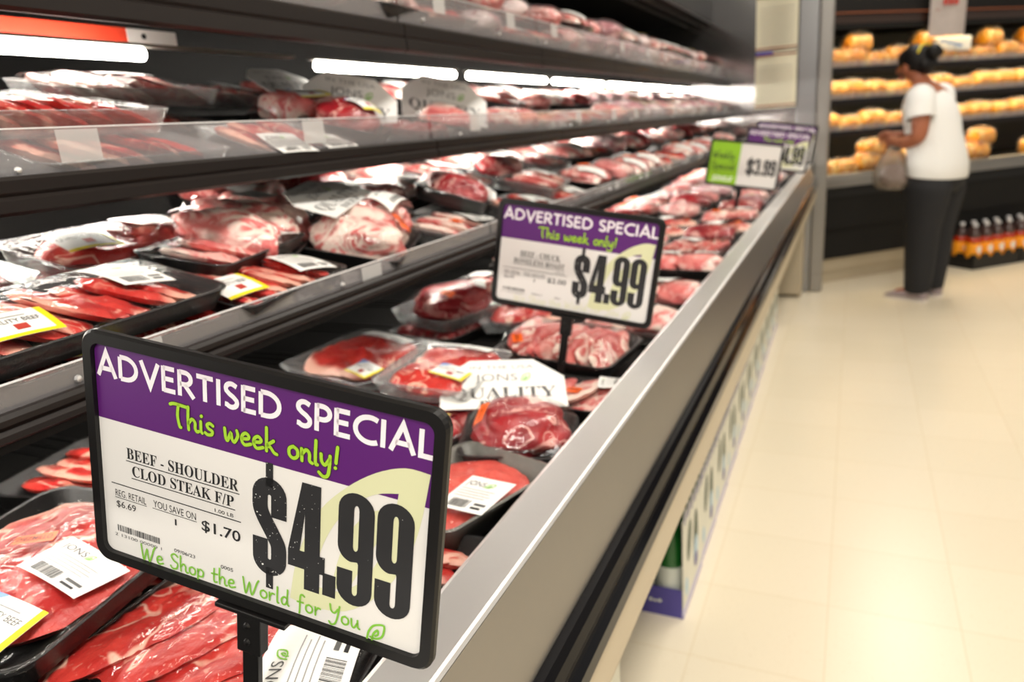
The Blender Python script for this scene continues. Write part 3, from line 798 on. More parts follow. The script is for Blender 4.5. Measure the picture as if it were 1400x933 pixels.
def slice_geo(rx, ry, t, seed, fatside=None, lump=0.12, nr=9, ns=36, fatw=0.80):
    """one cut of meat: irregular outline, rounded edge, uneven top; returns verts, faces, fat values"""
    vs = []; fat = []; fs = []
    out = []
    for i in range(ns):
        a = 2 * math.pi * i / ns
        n = noise.noise(Vector((math.cos(a) * 1.3 + seed * 5.1, math.sin(a) * 1.3, seed * 2.2)))
        n2 = noise.noise(Vector((math.cos(a) * 3.3 - seed, math.sin(a) * 3.3, seed * 1.2)))
        out.append(1 + 1.6 * lump * n + 0.5 * lump * n2)
    for side in (1, -1):
        for j in range(nr + 1):
            q = j / nr
            for i in range(ns):
                a = 2 * math.pi * i / ns
                e = 2.6  # squarer than an ellipse
                ca, sa = math.cos(a), math.sin(a)
                k = (abs(ca) ** e + abs(sa) ** e) ** (-1 / e)
                x = rx * out[i] * k * ca * q; y = ry * out[i] * k * sa * q
                hgt = t / 2 * max(0.0, 1 - q ** 5) ** 0.5
                z = side * hgt
                if side > 0: z += t * 0.42 * fbm(x, y, 0, 26, seed) * (1 - q ** 4) + t * 0.16 * fbm(x, y, 0, 80, seed)
                vs.append((x, y, z))
                f = 0.0
                if fatside is not None:
                    d = math.cos(a - fatside)
                    edge = fatw + 0.12 * noise.noise(Vector((ca * 2 + seed, sa * 2, 0)))
                    if d > 0.25 and q > edge: f = min(1.0, (d - 0.25) * 3) * min(1, (q - edge) * 12)
                fat.append(f)
    for s in range(2):
        o = s * (nr + 1) * ns
        for j in range(nr):
            for i in range(ns):
                q = (o + j * ns + i, o + j * ns + (i + 1) % ns, o + (j + 1) * ns + (i + 1) % ns, o + (j + 1) * ns + i)
                fs.append(q[::-1] if s == 0 else q)
    return vs, fs, fat

def lump_geo(rx, ry, rz, seed, amp=0.22, n=3, sq=2.3):
    """a rounded red meat-like lump"""
    bm = bmesh.new(); bmesh.ops.create_icosphere(bm, subdivisions=n + 1, radius=1)
    bm.verts.index_update()
    vs = []
    for v in bm.verts:
        p = v.co; k = (abs(p.x) ** sq + abs(p.y) ** sq + abs(p.z) ** sq) ** (-1 / sq)
        d = 1 + amp * noise.noise(p * 1.4 + Vector((seed * 3.3, seed, -seed))) + amp * 0.35 * noise.noise(p * 4.2 + Vector((seed, 2 * seed, seed)))
        vs.append((p.x * k * rx * d, p.y * k * ry * d, p.z * k * rz * d))
    fs = [[q.index for q in f.verts] for f in bm.faces]; bm.free()
    fat = [max(0.0, min(1.0, (noise.noise(Vector(v) * 14 + Vector((seed, 0, seed))) - 0.28) * 7)) for v in vs]
    return vs, fs, fat

def mesh_obj(name, geo, m, mtx, parent):
    vs, fs, fat = geo
    b = MB(); b.add(vs, fs, m, mtx)
    return b.build(name, parent, True, fat)

def tray_mesh(w, l, h, m, parent, name='tray'):
    r = min(w, l) * 0.14
    def ring(ins, z): return rrect(w - 2 * ins, l - 2 * ins, max(0.004, r - ins * 0.6), 5, z)
    rings = [ring(0.013, 0.0), ring(0.011, 0.001), ring(0.0035, h - 0.003), ring(0.0, h - 0.001), ring(0.0, h), ring(0.0028, h + 0.0006), ring(0.006, h - 0.001), ring(0.0135, 0.005), ring(0.016, 0.0038)]
    b = MB(); b.loops(rings, m)
    return b.build(name, parent, True)

class Film:
    """height of the stretched wrap over the pack, and the wrap's mesh"""
    def __init__(s, w, l, h, objs, seed, slack=0.5, nx=22, ny=30):
        s.w, s.l, s.nx, s.ny = w, l, nx, ny
        bvhs = []
        for o in objs:
            me = o.data
            bvhs.append(BVHTree.FromPolygons([v.co for v in me.vertices], [tuple(p.vertices) for p in me.polygons]))
        H = np.full((ny + 1, nx + 1), 0.006)
        for j in range(ny + 1):
            for i in range(nx + 1):
                x = (i / nx - .5) * w; y = (j / ny - .5) * l
                for bt in bvhs:
                    hit = bt.ray_cast(Vector((x, y, 0.5)), Vector((0, 0, -1)))
                    if hit[0] is not None: H[j, i] = max(H[j, i], hit[0].z + 0.0016)
        M0 = H.copy()
        # dilate once, then relax like a stretched skin pinned at the rim
        D = M0.copy()
        for dj in (-1, 0, 1):
            for di in (-1, 0, 1):
                D = np.maximum(D, np.roll(np.roll(M0, dj, 0), di, 1))
        M0 = D
        F = np.maximum(M0, h + 0.001)
        F[0, :] = F[-1, :] = h + 0.0012; F[:, 0] = F[:, -1] = h + 0.0012
        for it in range(120):
            A = F.copy()
            A[1:-1, 1:-1] = 0.25 * (F[:-2, 1:-1] + F[2:, 1:-1] + F[1:-1, :-2] + F[1:-1, 2:])
            F = np.maximum(A * slack + np.minimum(F, A) * (1 - slack), M0)
            F[0, :] = F[-1, :] = h + 0.0012; F[:, 0] = F[:, -1] = h + 0.0012
        s.F = F
    def z(s, x, y):
        i = min(max((x / s.w + .5) * s.nx, 0), s.nx - 1e-6); j = min(max((y / s.l + .5) * s.ny, 0), s.ny - 1e-6)
        a, c = int(i), int(j); u, v = i - a, j - c; F = s.F
        return (F[c, a] * (1 - u) + F[c, a + 1] * u) * (1 - v) + (F[c + 1, a] * (1 - u) + F[c + 1, a + 1] * u) * v
    def build(s, m, parent, h):
        b = MB(); nx, ny = s.nx, s.ny
        vs = []
        for j in range(ny + 1):
            for i in range(nx + 1):
                x = (i / nx - .5) * (s.w + 0.001); y = (j / ny - .5) * (s.l + 0.001)
                # round the corners in
                cx, cy = s.w / 2 - 0.02, s.l / 2 - 0.02
                if abs(x) > cx and abs(y) > cy:
                    dx, dy = abs(x) - cx, abs(y) - cy; d = math.hypot(dx, dy)
                    if d > 0.02:
                        x = math.copysign(cx + dx * 0.02 / d, x); y = math.copysign(cy + dy * 0.02 / d, y)
                vs.append((x, y, s.F[j, i]))
        fs = [(j * (nx + 1) + i, j * (nx + 1) + i + 1, (j + 1) * (nx + 1) + i + 1, (j + 1) * (nx + 1) + i) for j in range(ny) for i in range(nx)]
        o = b.add(vs, fs, m)
        # the wrap folds down the sides
        rim = [i for i in range(nx + 1)] + [(j) * (nx + 1) + nx for j in range(1, ny + 1)] + [ny * (nx + 1) + i for i in range(nx - 1, -1, -1)] + [j * (nx + 1) for j in range(ny - 1, 0, -1)]
        side = []
        for k in rim:
            x, y, z = vs[k]
            side.append((x * (1 - 0.014 / s.w), y * (1 - 0.014 / s.l), h * 0.35))
        n = len(rim); off = len(b.v)
        b.add(side, [], m)
        for q in range(n):
            b.f.append([rim[q], off + q, off + (q + 1) % n, rim[(q + 1) % n]]); b.m.append(b.mi(m))
        f = b.build('film', parent, True); f['label'] = 'clear stretch wrap'
        return f

def conform(film, cx, cy, rot, lift, w=0.08, l=0.06):
    """a paper label lies nearly flat: a bent plane fitted over the wrap beneath it"""
    c, s_ = math.cos(rot), math.sin(rot)
    A = []; B = []
    for u in np.linspace(-.5, .5, 9):
        for v in np.linspace(-.5, .5, 9):
            px, py = u * w, v * l
            A.append((1, px, py, px * px, py * py, px * py)); B.append(film.z(cx + px * c - py * s_, cy + px * s_ + py * c))
    A = np.array(A); B = np.array(B)
    K = np.linalg.lstsq(A, B, rcond=None)[0]
    up = float(np.max(B - A @ K)) * 0.9
    def f(p):
        x = cx + p.x * c - p.y * s_; y = cy + p.x * s_ + p.y * c
        z = float(np.dot(K, (1, p.x, p.y, p.x * p.x, p.y * p.y, p.x * p.y))) + up
        return Vector((x, y, z + lift + p.z))
    return f
NARROW = {}
def price_label(film, cx, cy, rot, parent, w=0.082, l=0.060, full=True, seed=1):
    mp = conform(film, cx, cy, rot, 0.0008, w, l); b = MB()
    rect(b, -w / 2, -l / 2, w / 2, l / 2, M["white"], 0, mp, 16, 12)
    if full:
        z = 0.0005
        put_text(b, 'JONS', -w * .42, l * .22, -w * .02, l * .14, M['dgrey'], z, 0, mp)
        leaf_logo(b, w * .0, l * .22, l * .13, M['green'], z, mp)
        for i in range(4): rect(b, -w * .42, l * (.10 - .075 * i), w * (.32 - .06 * (i % 2)), l * (.115 - .075 * i), M['grey'], z, mp, 4)
        barcode(b, -w * .34, -l * .42, w * .06, l * .22, M['dgrey'], z, seed, mp)
        rect(b, w * .16, -l * .30, w * .40, -l * .24, M['dgrey'], z, mp); rect(b, w * .16, -l * .40, w * .36, -l * .35, M['ink'], z, mp)
    else:
        rect(b, -w * .3, -l * .36, w * .1, -l * .22, M['grey'], 0.0003, mp)
    o = b.build('price_label', parent); o['label'] = 'white price label'; return o
def quality_label(film, cx, cy, rot, parent, w=0.070, l=0.048, full=True):
    mp = conform(film, cx, cy, rot, 0.0008, w, l); b = MB(); z = 0.0005
    rect(b, -w / 2, -l / 2, w / 2, l / 2, M["white"], 0, mp, 16, 12)
    rect(b, w * .40, -l / 2, w / 2, l / 2, M['yellow'], z, mp, 1, 6)
    rect(b, -w * .5, -l * .5, w * .5, -l * .40, M['yellow'], z, mp, 6, 1)
    q = [Vector((-w / 2, l / 2, z)), Vector((-w / 2, l * .15, z)), Vector((-w * .2, l / 2, z))]
    b.add([mp(v) for v in q], [(0, 1, 2)], M['blue'])
    if full:
        put_text(b, 'QUALITY BEEF', -w * .44, l * .0, w * .34, l * .15, M['dgrey'], z, 0, mp)
        rect(b, -w * .08, -l * .28, w * .10, -l * .08, M['redink'], z, mp)
        rect(b, -w * .34, l * .24, w * .2, l * .27, M['grey'], z, mp, 3)
    o = b.build('quality_label', parent); o['label'] = 'white label with yellow edge and blue corner'; return o
def orange_sticker(film, cx, cy, rot, parent, w=0.040, l=0.015, full=True):
    mp = conform(film, cx, cy, rot, 0.0008, w, l); b = MB()
    rect(b, -w / 2, -l / 2, w / 2, l / 2, M["orange"], 0, mp, 10, 5)
    if full: put_text(b, 'DIEZMILLO', -w * .42, -l * .22, w * .42, l * .42, M["orangeink"], 0.0005, 0.01, mp)
    o = b.build('orange_sticker', parent); o['label'] = 'orange sticker'; return o
def paper_band(parent, w, l, loc, rot, curl=0.0, full=True):
    """stiff paper card with cut corners standing along the pack's rear edge"""
    b = MB(); c = 0.24
    mt = Matrix.Translation(loc) @ rot
    prof = [(-w / 2, 0), (w / 2, 0), (w / 2, l * .62), (w / 2 - w * c, l), (-w / 2 + w * c, l), (-w / 2, l * .62)]
    n = len(prof)
    f = lambda p: mt @ Vector((p.x, p.y, p.z - curl * (p.y / l) ** 2))
    b.add([f(Vector((x, y, 0.0008))) for x, y in prof] + [f(Vector((x, y, -0.0004))) for x, y in prof], [tuple(range(n)), tuple(range(n, 2 * n))[::-1]] + [(n + i, n + (i + 1) % n, (i + 1) % n, i) for i in range(n)], M['white'])
    if full:
        put_text(b, 'IN THE USA', -w * .26, l * .80, w * .26, l * .085, M['grey'], 0.0012, 0, f)
        put_text(b, 'JONS', -w * .22, l * .55, w * .12, l * .15, M['dgrey'], 0.0012, -0.01, f)
        leaf_logo(b, w * .15, l * .55, l * .14, M['green'], 0.0012, f)
        put_text(b, serif('QUALITY'), -w * .42, l * .20, w * .42, l * .22, M['dgrey'], 0.0012, 0, f)
        put_text(b, serif('BEEF'), -w * .2, l * .04, w * .2, l * .11, M['dgrey'], 0.0012, 0, f)
    o = b.build('paper_card', parent); o['label'] = 'white paper card with printed lettering'; return o

def pack(kind, w, l, seed, tray='black', h=0.028, price=None, quality=None, sticker=None, band=None, full=True, film=True, angle=None):
    """a wrapped tray of meat; local x across, y along, origin at the tray's underside"""
    rg = random.Random(seed)
    root = empty('meat_tray')
    tm = {'black': 'tray_black', 'grey': 'tray_grey', 'clear': 'tray_clear'}[tray]
    tr = tray_mesh(w, l, h, M[tm], root)
    parts = []
    def cut(geo, m, mtx, nm='cut_of_meat'):
        o = mesh_obj(nm, geo, M[m], mtx, root); o.data.update(); parts.append(o); return o
    I4 = Matrix.Identity(4)
    if kind in ('steaks', 'thin', 'chops'):
        n = {'steaks': max(3, round(l / 0.055)), 'thin': max(4, round(l / 0.042)), 'chops': max(3, round(l / 0.06))}[kind]
        m_ = {'steaks': 'beef', 'thin': 'beef', 'chops': 'pork'}[kind]
        for i in range(n):
            y = -l / 2 + 0.035 + (l - 0.07) * (i + .5) / n
            mt = Matrix.Translation((rg.uniform(-.004, .004), y, h * 0.62 + 0.004 * (i % 2))) @ Matrix.Rotation(rg.uniform(-.2, .2), 4, 'Z') @ Matrix.Rotation(R(-20), 4, 'X')
            cut(slice_geo(w * 0.40, (l - 0.03) / n * 0.95, 0.016, seed + i * 1.7, rg.uniform(0, 6.28)), m_, mt)
    elif kind == 'broad':   # a few broad slices fanned across the tray, with fat rims
        n = 4
        for i in range(n):
            t = (i + .5) / n - .5
            a = angle if angle is not None else 0.5
            mt = Matrix.Translation((t * w * 0.72, t * l * 0.10 * (-1), h * 0.60 + 0.003 * i)) @ Matrix.Rotation(a, 4, 'Z') @ Matrix.Rotation(R(-13), 4, 'Y')
            cut(slice_geo(w * 0.190, l * 0.47, 0.017, seed + i * 2.3, math.pi, 0.12, 14, 48, 0.66), 'beef_broad', mt)
    elif kind == 'slab':
        cut(slice_geo(w * 0.42, l * 0.43, 0.030, seed, rg.uniform(0, 6.28), 0.10, 12, 48), 'beef_broad', Matrix.Translation((0, 0, h * 0.62 + 0.003)))
    elif kind == 'flat':
        cut(slice_geo(w * 0.45, l * 0.46, 0.024, seed, None, 0.05, 12, 48), 'ground', Matrix.Translation((0, 0, h * 0.45)))
    elif kind == 'chuck':
        cut(slice_geo(w * 0.42, l * 0.26, 0.028, seed, 0.7, 0.13, 12, 44), 'beef', Matrix.Translation((0, -l * 0.20, h * 0.66)))
        cut(slice_geo(w * 0.40, l * 0.25, 0.026, seed + 3, 3.6, 0.13, 12, 44), 'beef', Matrix.Translation((0.004, l * 0.21, h * 0.68)))
    elif kind == 'chunks':
        for i in range(4):
            for j in range(max(3, round(l / 0.05))):
                nn = max(3, round(l / 0.05))
                cut(lump_geo(w * 0.13, l / nn * 0.48, 0.016, seed + i * 7 + j * 3, 0.3, 1), 'beef_dark', Matrix.Translation(((i - 1.5) * w * 0.2 + rg.uniform(-.005, .005), (j + .5) / nn * (l - .04) - l / 2 + .02, h * 0.75)) @ Matrix.Rotation(rg.uniform(0, 3), 4, 'Z'))
    elif kind == 'ribs':
        n = max(5, round(l / 0.030))
        for i in range(n):
            y = -l / 2 + 0.022 + (l - 0.044) * (i + .5) / n
            mt = Matrix.Translation((rg.uniform(-.004, .004), y, h * 0.92)) @ Matrix.Rotation(rg.uniform(-.12, .12), 4, 'Z') @ Matrix.Rotation(R(-58), 4, 'X')
            cut(slice_geo(w * 0.42, 0.030, 0.020, seed + i * 1.9, R(90), 0.16), 'ribs', mt)
    elif kind == 'roast':
        cut(lump_geo(w * 0.40, l * 0.40, 0.036, seed, 0.22), 'beef_dark', Matrix.Translation((0, 0, h * 0.5 + 0.022)))
        cut(lump_geo(w * 0.18, l * 0.30, 0.022, seed + 5, 0.3), 'pork', Matrix.Translation((w * 0.08, l * 0.20, h * 0.5 + 0.028)))
    elif kind in ('pork', 'lumps'):
        m_ = 'pork' if kind == 'pork' else 'lilac'
        for i in range(2):
            cut(lump_geo(w * 0.40, l * 0.25, 0.030, seed + i * 4, 0.26), m_, Matrix.Translation((rg.uniform(-.005, .005), (i - .5) * l * 0.44, h * 0.5 + 0.018)))
    elif kind == 'bone_in':
        for i in range(3):
            cut(lump_geo(w * 0.40, l * 0.18, 0.040, seed + i * 4, 0.3), 'pork', Matrix.Translation((rg.uniform(-.01, .01), (i - 1) * l * 0.29, h * 0.5 + 0.028)) @ Matrix.Rotation(rg.uniform(-.3, .3), 4, 'Z'))
    F = None
    if film:
        # film needs the cuts in pack space (their verts are already in it)
        F = Film(w, l, h, parts, seed)
        F.build(M['film'], root, h)
        for k, it in enumerate(price or []): price_label(F, *it[:3], root, full=full, seed=seed + k, **(it[3] if len(it) > 3 else {}))
        for it in (quality or []): quality_label(F, *it[:3], root, full=full, **(it[3] if len(it) > 3 else {}))
        for it in (sticker or []): orange_sticker(F, *it[:3], root, full=full, **(it[3] if len(it) > 3 else {}))
    if band: paper_band(root, *band, full=full)
    return root

def bagged(w, l, seed, hgt=0.045, m_='lilac', sticker=True):
    """vacuum bagged lump of meat with crimped bag ends"""
    root = empty('bagged_meat')
    g = lump_geo(w * 0.42, l * 0.40, hgt * 0.5, seed, 0.22)
    o = mesh_obj('cut_of_meat', g, M[m_], Matrix.Translation((0, 0, hgt * 0.5)), root)
    rg = random.Random(seed)
    b = MB(); vs, fs, _ = lump_geo(w * 0.46, l * 0.45, hgt * 0.56, seed, 0.22)
    b.add(vs, fs, M['bag'], Matrix.Translation((0, 0, hgt * 0.54)))
    for s in (-1, 1):
        n = 12; r0 = []; r1 = []; r2 = []
        for i in range(n + 1):
            x = (i / n - .5) * w * 0.8
            zz = hgt * 0.5 + 0.010 * noise.noise(Vector((x * 60, seed, s)))
            r0.append((x * 0.6, s * l * 0.40, zz)); r1.append((x, s * l * 0.47, zz + 0.006 * rg.uniform(-1, 1)))
            r2.append((x * 1.12, s * l * (0.53 + 0.02 * rg.random()), zz + 0.014 * rg.uniform(-.4, 1)))
        o_ = b.add(r0 + r1 + r2, [], M['bag'])
        for k in range(2):
            for i in range(n):
                b.f.append([o_ + k * (n + 1) + i, o_ + k * (n + 1) + i + 1, o_ + (k + 1) * (n + 1) + i + 1, o_ + (k + 1) * (n + 1) + i]); b.m.append(b.mi(M['bag']))
    bg = b.build('clear_bag', root, True); bg['label'] = 'crinkled clear plastic bag'
    if sticker:
        class Z:  # top of the bag
            def z(s_, x, y): return hgt * (0.54 + 0.56 * max(0, 1 - (abs(x) / (w * .46)) ** 2.3 - (abs(y) / (l * .45)) ** 2.3) ** 0.435) + 0.004
        mp = conform(Z(), 0.01, 0.0, 0.2, 0.0, 0.06, 0.04); b = MB()
        rect(b, -0.03, -0.02, 0.03, 0.02, M['white'], 0, mp, 5, 5); rect(b, -0.03, -0.02, 0.03, -0.008, M['yellow'], 0.0004, mp, 5, 2)
        t_ = b.build('price_label', root); t_['label'] = 'white and yellow label'
    return root

def place(o, mtx, label, cat='meat pack', group=None):
    o.matrix_world = mtx
    tag(o, label, cat, group); return o
DECK0 = 0.8148
def deck_matrix(x, y, z, yaw=0.0, px=0.0, py=0.0):
    return Matrix.Translation((x, y, z)) @ Matrix.Rotation(R(yaw), 4, 'Z') @ Matrix.Rotation(R(px), 4, 'X') @ Matrix.Rotation(R(py), 4, 'Y')

# --- the packs one can tell apart, on the deck behind the rail
GD = 'meat trays on the deck of the case'
GS = {3: 'meat packs on the lowest shelf', 2: 'meat packs on the middle shelf', 1: 'meat packs on the top shelf'}
L2, L3 = 0.047, 0.080
place(pack('broad', 0.33, 0.22, 11, 'black', price=[(0.122, -0.066, R(98), dict(w=0.085, l=0.078))], angle=R(-28)),
      deck_matrix(-0.522, 0.420, DECK0 + 0.004, 11), 'large tray of fat-rimmed beef steaks under the nearest sign', group=GD)
place(pack('slab', 0.24, 0.27, 12, 'black', price=[(0.060, -0.012, R(-13), dict(w=0.092, l=0.056))], quality=[(0.052, -0.088, R(-8), dict(w=0.074, l=0.046))], sticker=[(-0.018, 0.016, R(24), dict(w=0.042, l=0.017))]),
      deck_matrix(-0.740, 0.388, DECK0 + L2 - 0.002, 8, 2, 3), 'black tray of red beef with orange sticker, left of the nearest sign', group=GD)
place(pack('thin', 0.24, 0.26, 13, 'black'), deck_matrix(-0.760, 0.40, DECK0, 3), 'black tray of red beef lying beneath the tray with an orange sticker', group=GD)
place(pack('flat', 0.165, 0.20, 14, 'grey', h=0.034, price=[(0.046, -0.014, R(12), dict(w=0.064, l=0.080))]),
      deck_matrix(-0.428, 0.715, DECK0 + 0.012, -18), 'deep grey tray of smooth pink-red beef with one white label beside the rail', group=GD)
place(pack('steaks', 0.16, 0.10, 15, 'black'), deck_matrix(-0.420, 0.580, DECK0, 4), 'black tray of red steaks mostly behind the right edge of the nearest sign', group=GD)
place(pack('roast', 0.17, 0.155, 16, 'black', sticker=[(-0.055, -0.012, R(75), dict(w=0.034, l=0.013))],
           band=(0.20, 0.10, (-0.030, 0.082, 0.030), Matrix.Rotation(R(8), 4, 'Z') @ Matrix.Rotation(R(28), 4, 'X'))),
      deck_matrix(-0.420, 0.885, DECK0 + 0.012, 20, 2, 4), 'dark round beef roast on a black tray with a paper card behind it', group=GD)
place(pack('chuck', 0.18, 0.22, 17, 'clear', price=[(-0.005, 0.082, R(-4), dict(w=0.12, l=0.028))], quality=[(0.036, -0.052, R(-6), dict(w=0.060, l=0.050))]),
      deck_matrix(-0.616, 1.020, DECK0 + L2 + 0.010, 5, 0, 4), 'clear tray of red chuck steak lying on top of another clear tray', group=GD)
place(pack('chunks', 0.17, 0.21, 18, 'clear', quality=[(0.02, -0.07, R(10), dict(w=0.05, l=0.04))]),
      deck_matrix(-0.580, 0.960, DECK0 + 0.006, -8), 'clear tray of red beef beneath the top chuck steak tray', group=GD)
place(pack('slab', 0.22, 0.24, 19, 'clear', price=[(-0.005, 0.078, R(-6), dict(w=0.12, l=0.030))], quality=[(0.070, -0.070, R(-8), dict(w=0.056, l=0.046))]),
      deck_matrix(-0.825, 1.075, DECK0 + L2, -8, 2, 3), 'clear tray of bright red steak left of the stacked chuck trays', group=GD)
place(pack('steaks', 0.20, 0.24, 20, 'black'), deck_matrix(-0.83, 1.06, DECK0, -18), 'black tray of red beef beneath the bright red steak tray', group=GD)
place(pack('roast', 0.20, 0.25, 21, 'clear', price=[(0.03, 0.055, R(-40), dict(w=0.07, l=0.03))], sticker=[(0.035, -0.05, R(10), dict(w=0.032, l=0.020))]),
      deck_matrix(-0.845, 1.475, DECK0 + L2, -18, 2, 3), 'dark red beef tray with orange sticker behind the clear trays, under the lowest shelf', group=GD)
place(pack('chunks', 0.20, 0.24, 22, 'black', price=[(0.03, 0.03, 0.3)]), deck_matrix(-0.86, 1.46, DECK0, -10), 'black tray of dark beef pieces below the orange-stickered dark beef', group=GD)
place(pack('ribs', 0.21, 0.24, 23, 'black', h=0.026, sticker=[(0.075, -0.075, R(35), dict(w=0.026, l=0.020))]),
      deck_matrix(-0.485, 1.275, DECK0 + 0.028, -4, 0, 4) @ Matrix.Rotation(R(-90), 4, 'Z'), 'tray of pale streaky short ribs below the second purple sign', group=GD)
place(pack('chops', 0.15, 0.20, 24, 'black', price=[(0.03, -0.06, R(20), dict(w=0.07, l=0.036))], sticker=[(-0.03, -0.02, R(75), dict(w=0.032, l=0.020))]),
      deck_matrix(-0.415, 1.085, DECK0 + 0.004, 84, 0, 0), 'pink chop tray with orange sticker between the roast and the short ribs', group=GD)
place(pack('chops', 0.17, 0.18, 25, 'black'), deck_matrix(-0.60, 1.20, DECK0, 4), 'pale pink tray left of the short ribs, half hidden by the chuck steak tray', group=GD)
place(pack('steaks', 0.2, 0.2, 26, 'black', quality=[(0.05, 0.02, R(-10))]), deck_matrix(-0.98, 0.62, DECK0 + 0.012, 12), 'shadowed tray with a yellow-edged label under the lowest shelf', group=GD)
place(pack('thin', 0.2, 0.2, 27, 'black'), deck_matrix(-0.70, 0.72, DECK0, 10), 'black tray of red beef behind the nearest sign, left of the grey tray', group=GD)
place(pack('thin', 0.2, 0.2, 28, 'black'), deck_matrix(-1.02, 0.86, DECK0, 10), 'black tray of beef deep in the shadow under the lowest shelf', group=GD)
place(pack('pork', 0.18, 0.24, 29, 'black', price=[(0.03, -0.06, 0.3), (0.02, 0.04, 0.2)]), deck_matrix(-0.425, 2.03, DECK0 + 0.032, 84, 0, 3), 'pink pork on a black tray with two white labels, right of the second sign', group=GD)
place(pack('pork', 0.18, 0.22, 30, 'black', price=[(0.03, 0.0, 1.2)]), deck_matrix(-0.425, 1.78, DECK0 + 0.006, 88), 'pale meat tray beside the rail just behind the second sign', group=GD)
place(pack('pork', 0.18, 0.22, 31, 'clear', price=[(0.03, 0.0, 1.2)]), deck_matrix(-0.425, 1.53, DECK0 + 0.004, 88), 'pale pink tray beside the rail at the second sign', group=GD)

# --- lowest shelf, near packs
def on3(o, s, y, h, label, yaw=0, pitch=0, roll=0): return place(o, shelf_matrix(3, s, y, h, R(yaw), R(pitch), R(roll)), label, group=GS[3])
on3(pack('thin', 0.165, 0.31, 41, 'black', price=[(-0.012, 0.082, R(86), dict(w=0.068, l=0.086))], quality=[(0.040, -0.088, R(80), dict(w=0.066, l=0.05))]), 0.092, 0.500, 0.040, 'black tray of sliced red beef with big white label, above the nearest sign', 2, 2)
on3(pack('steaks', 0.15, 0.32, 42, 'black', quality=[(0.045, -0.06, R(80))]), 0.088, 0.535, 0.002, 'tray of red steaks under the sliced beef tray, its yellow-edged label showing')
on3(pack('steaks', 0.15, 0.26, 43, 'clear', price=[(0.0, -0.03, R(80)), (0.02, 0.06, R(80))]), 0.300, 0.44, 0.03, 'pale-rimmed tray with white label at the left edge, behind the sliced beef')
on3(pack('slab', 0.155, 0.28, 44, 'clear', price=[(-0.02, 0.07, R(84), dict(w=0.08, l=0.075))], quality=[(0.01, -0.07, R(80), dict(w=0.075, l=0.07))]), 0.300, 0.73, 0.035, 'clear tray of bright red beef with two labels, second row behind the sliced beef', 4, 4)
on3(pack('steaks', 0.15, 0.26, 45, 'black'), 0.290, 0.71, 0.0, 'tray of beef under the bright red beef tray with two labels')
on3(pack('chops', 0.15, 0.24, 46, 'black', price=[(0.03, 0.07, R(78))]), 0.185, 0.82, 0.034, 'glossy pale streaky tray between the bright red beef and the bone-in pork', 12)
on3(pack('thin', 0.155, 0.25, 47, 'black', price=[(0.026, 0.068, R(78), dict(w=0.075, l=0.070))], quality=[(0.022, -0.080, R(80), dict(w=0.065, l=0.06))]), 0.085, 0.775, 0.012, 'low tray of red beef with two labels just right of the sliced beef', 6, 2)
on3(pack('bone_in', 0.21, 0.26, 48, 'black', price=[(0.0, 0.06, R(80), dict(w=0.08, l=0.05))]), 0.235, 0.90, 0.024, 'big pale bone-in pork pack on the lowest shelf, nearer of two side by side', 26, 5)
on3(pack('bone_in', 0.19, 0.25, 56, 'black', price=[(0.035, 0.070, R(76), dict(w=0.10, l=0.05))], sticker=[(0.070, 0.0, R(70), dict(w=0.034, l=0.024))],
         band=(0.27, 0.11, (-0.015, 0.01, 0.086), Matrix.Rotation(R(90), 4, 'Z') @ Matrix.Rotation(R(6), 4, 'X'))), 0.125, 1.075, 0.008, 'pale bone-in pork pack with orange sticker and white paper card, lowest shelf', 22, 4)
on3(pack('roast', 0.17, 0.20, 49, 'black', h=0.03, price=[(0.03, 0.03, R(40), dict(w=0.075, l=0.05))], sticker=[(0.02, -0.03, R(30), dict(w=0.03, l=0.015))],
         band=(0.15, 0.08, (0.02, 0.105, 0.020), Matrix.Rotation(R(20), 4, 'Z') @ Matrix.Rotation(R(35), 4, 'X'))), 0.15, 1.47, 0.040, 'purple-red roast tipped up on a black tray, left of the second sign', 20, 10, -8)
on3(pack('chops', 0.15, 0.22, 50, 'clear', sticker=[(0.03, -0.03, R(80), dict(w=0.03, l=0.02))], price=[(0.03, 0.06, R(80))]), 0.085, 1.33, 0.006, 'low pink tray with orange sticker in front of the tipped-up roast', 4)
on3(pack('chops', 0.17, 0.26, 51, 'clear', price=[(0.02, 0.05, R(70), dict(w=0.09, l=0.055))]), 0.14, 1.93, 0.034, 'clear tray of pale pink slices with a large white label above the second sign', 10, 3)
on3(pack('steaks', 0.15, 0.22, 52, 'clear', price=[(0.03, 0.03, R(70))]), 0.085, 1.70, 0.004, 'dark red tray between the tipped-up roast and the pale pink slices')
on3(pack('thin', 0.15, 0.24, 53, 'clear', price=[(0.03, 0.03, R(70))]), 0.085, 1.97, 0.0, 'tray with white label under the pale pink slices')
on3(pack('pork', 0.15, 0.22, 54, 'black', price=[(0.0, 0.03, R(70))]), 0.35, 1.30, 0.01, 'pale overexposed pork tray at the back of the lowest shelf behind the bone-in pork')
on3(pack('chunks', 0.15, 0.22, 55, 'black', sticker=[(0.03, 0.03, R(70))], price=[(0.02, -0.05, R(60))]), 0.32, 1.75, 0.02, 'dark beef tray with orange sticker at the back, behind the tipped-up roast')

on3(pack('pork', 0.16, 0.24, 57, 'black', price=[(0.03, 0.05, R(75))]), 0.30, 1.44, 0.02, 'pork tray in the second row behind the tipped-up roast on the lowest shelf', 8)
on3(pack('roast', 0.15, 0.22, 58, 'black', sticker=[(0.02, 0.03, R(70))]), 0.28, 2.00, 0.03, 'dark beef tray behind the pale pink slices on the lowest shelf', 8)
on3(pack('chops', 0.15, 0.22, 59, 'clear', price=[(0.03, 0.05, R(75))]), 0.25, 1.70, 0.035, 'glossy pale tray behind and right of the tipped-up roast', 10)
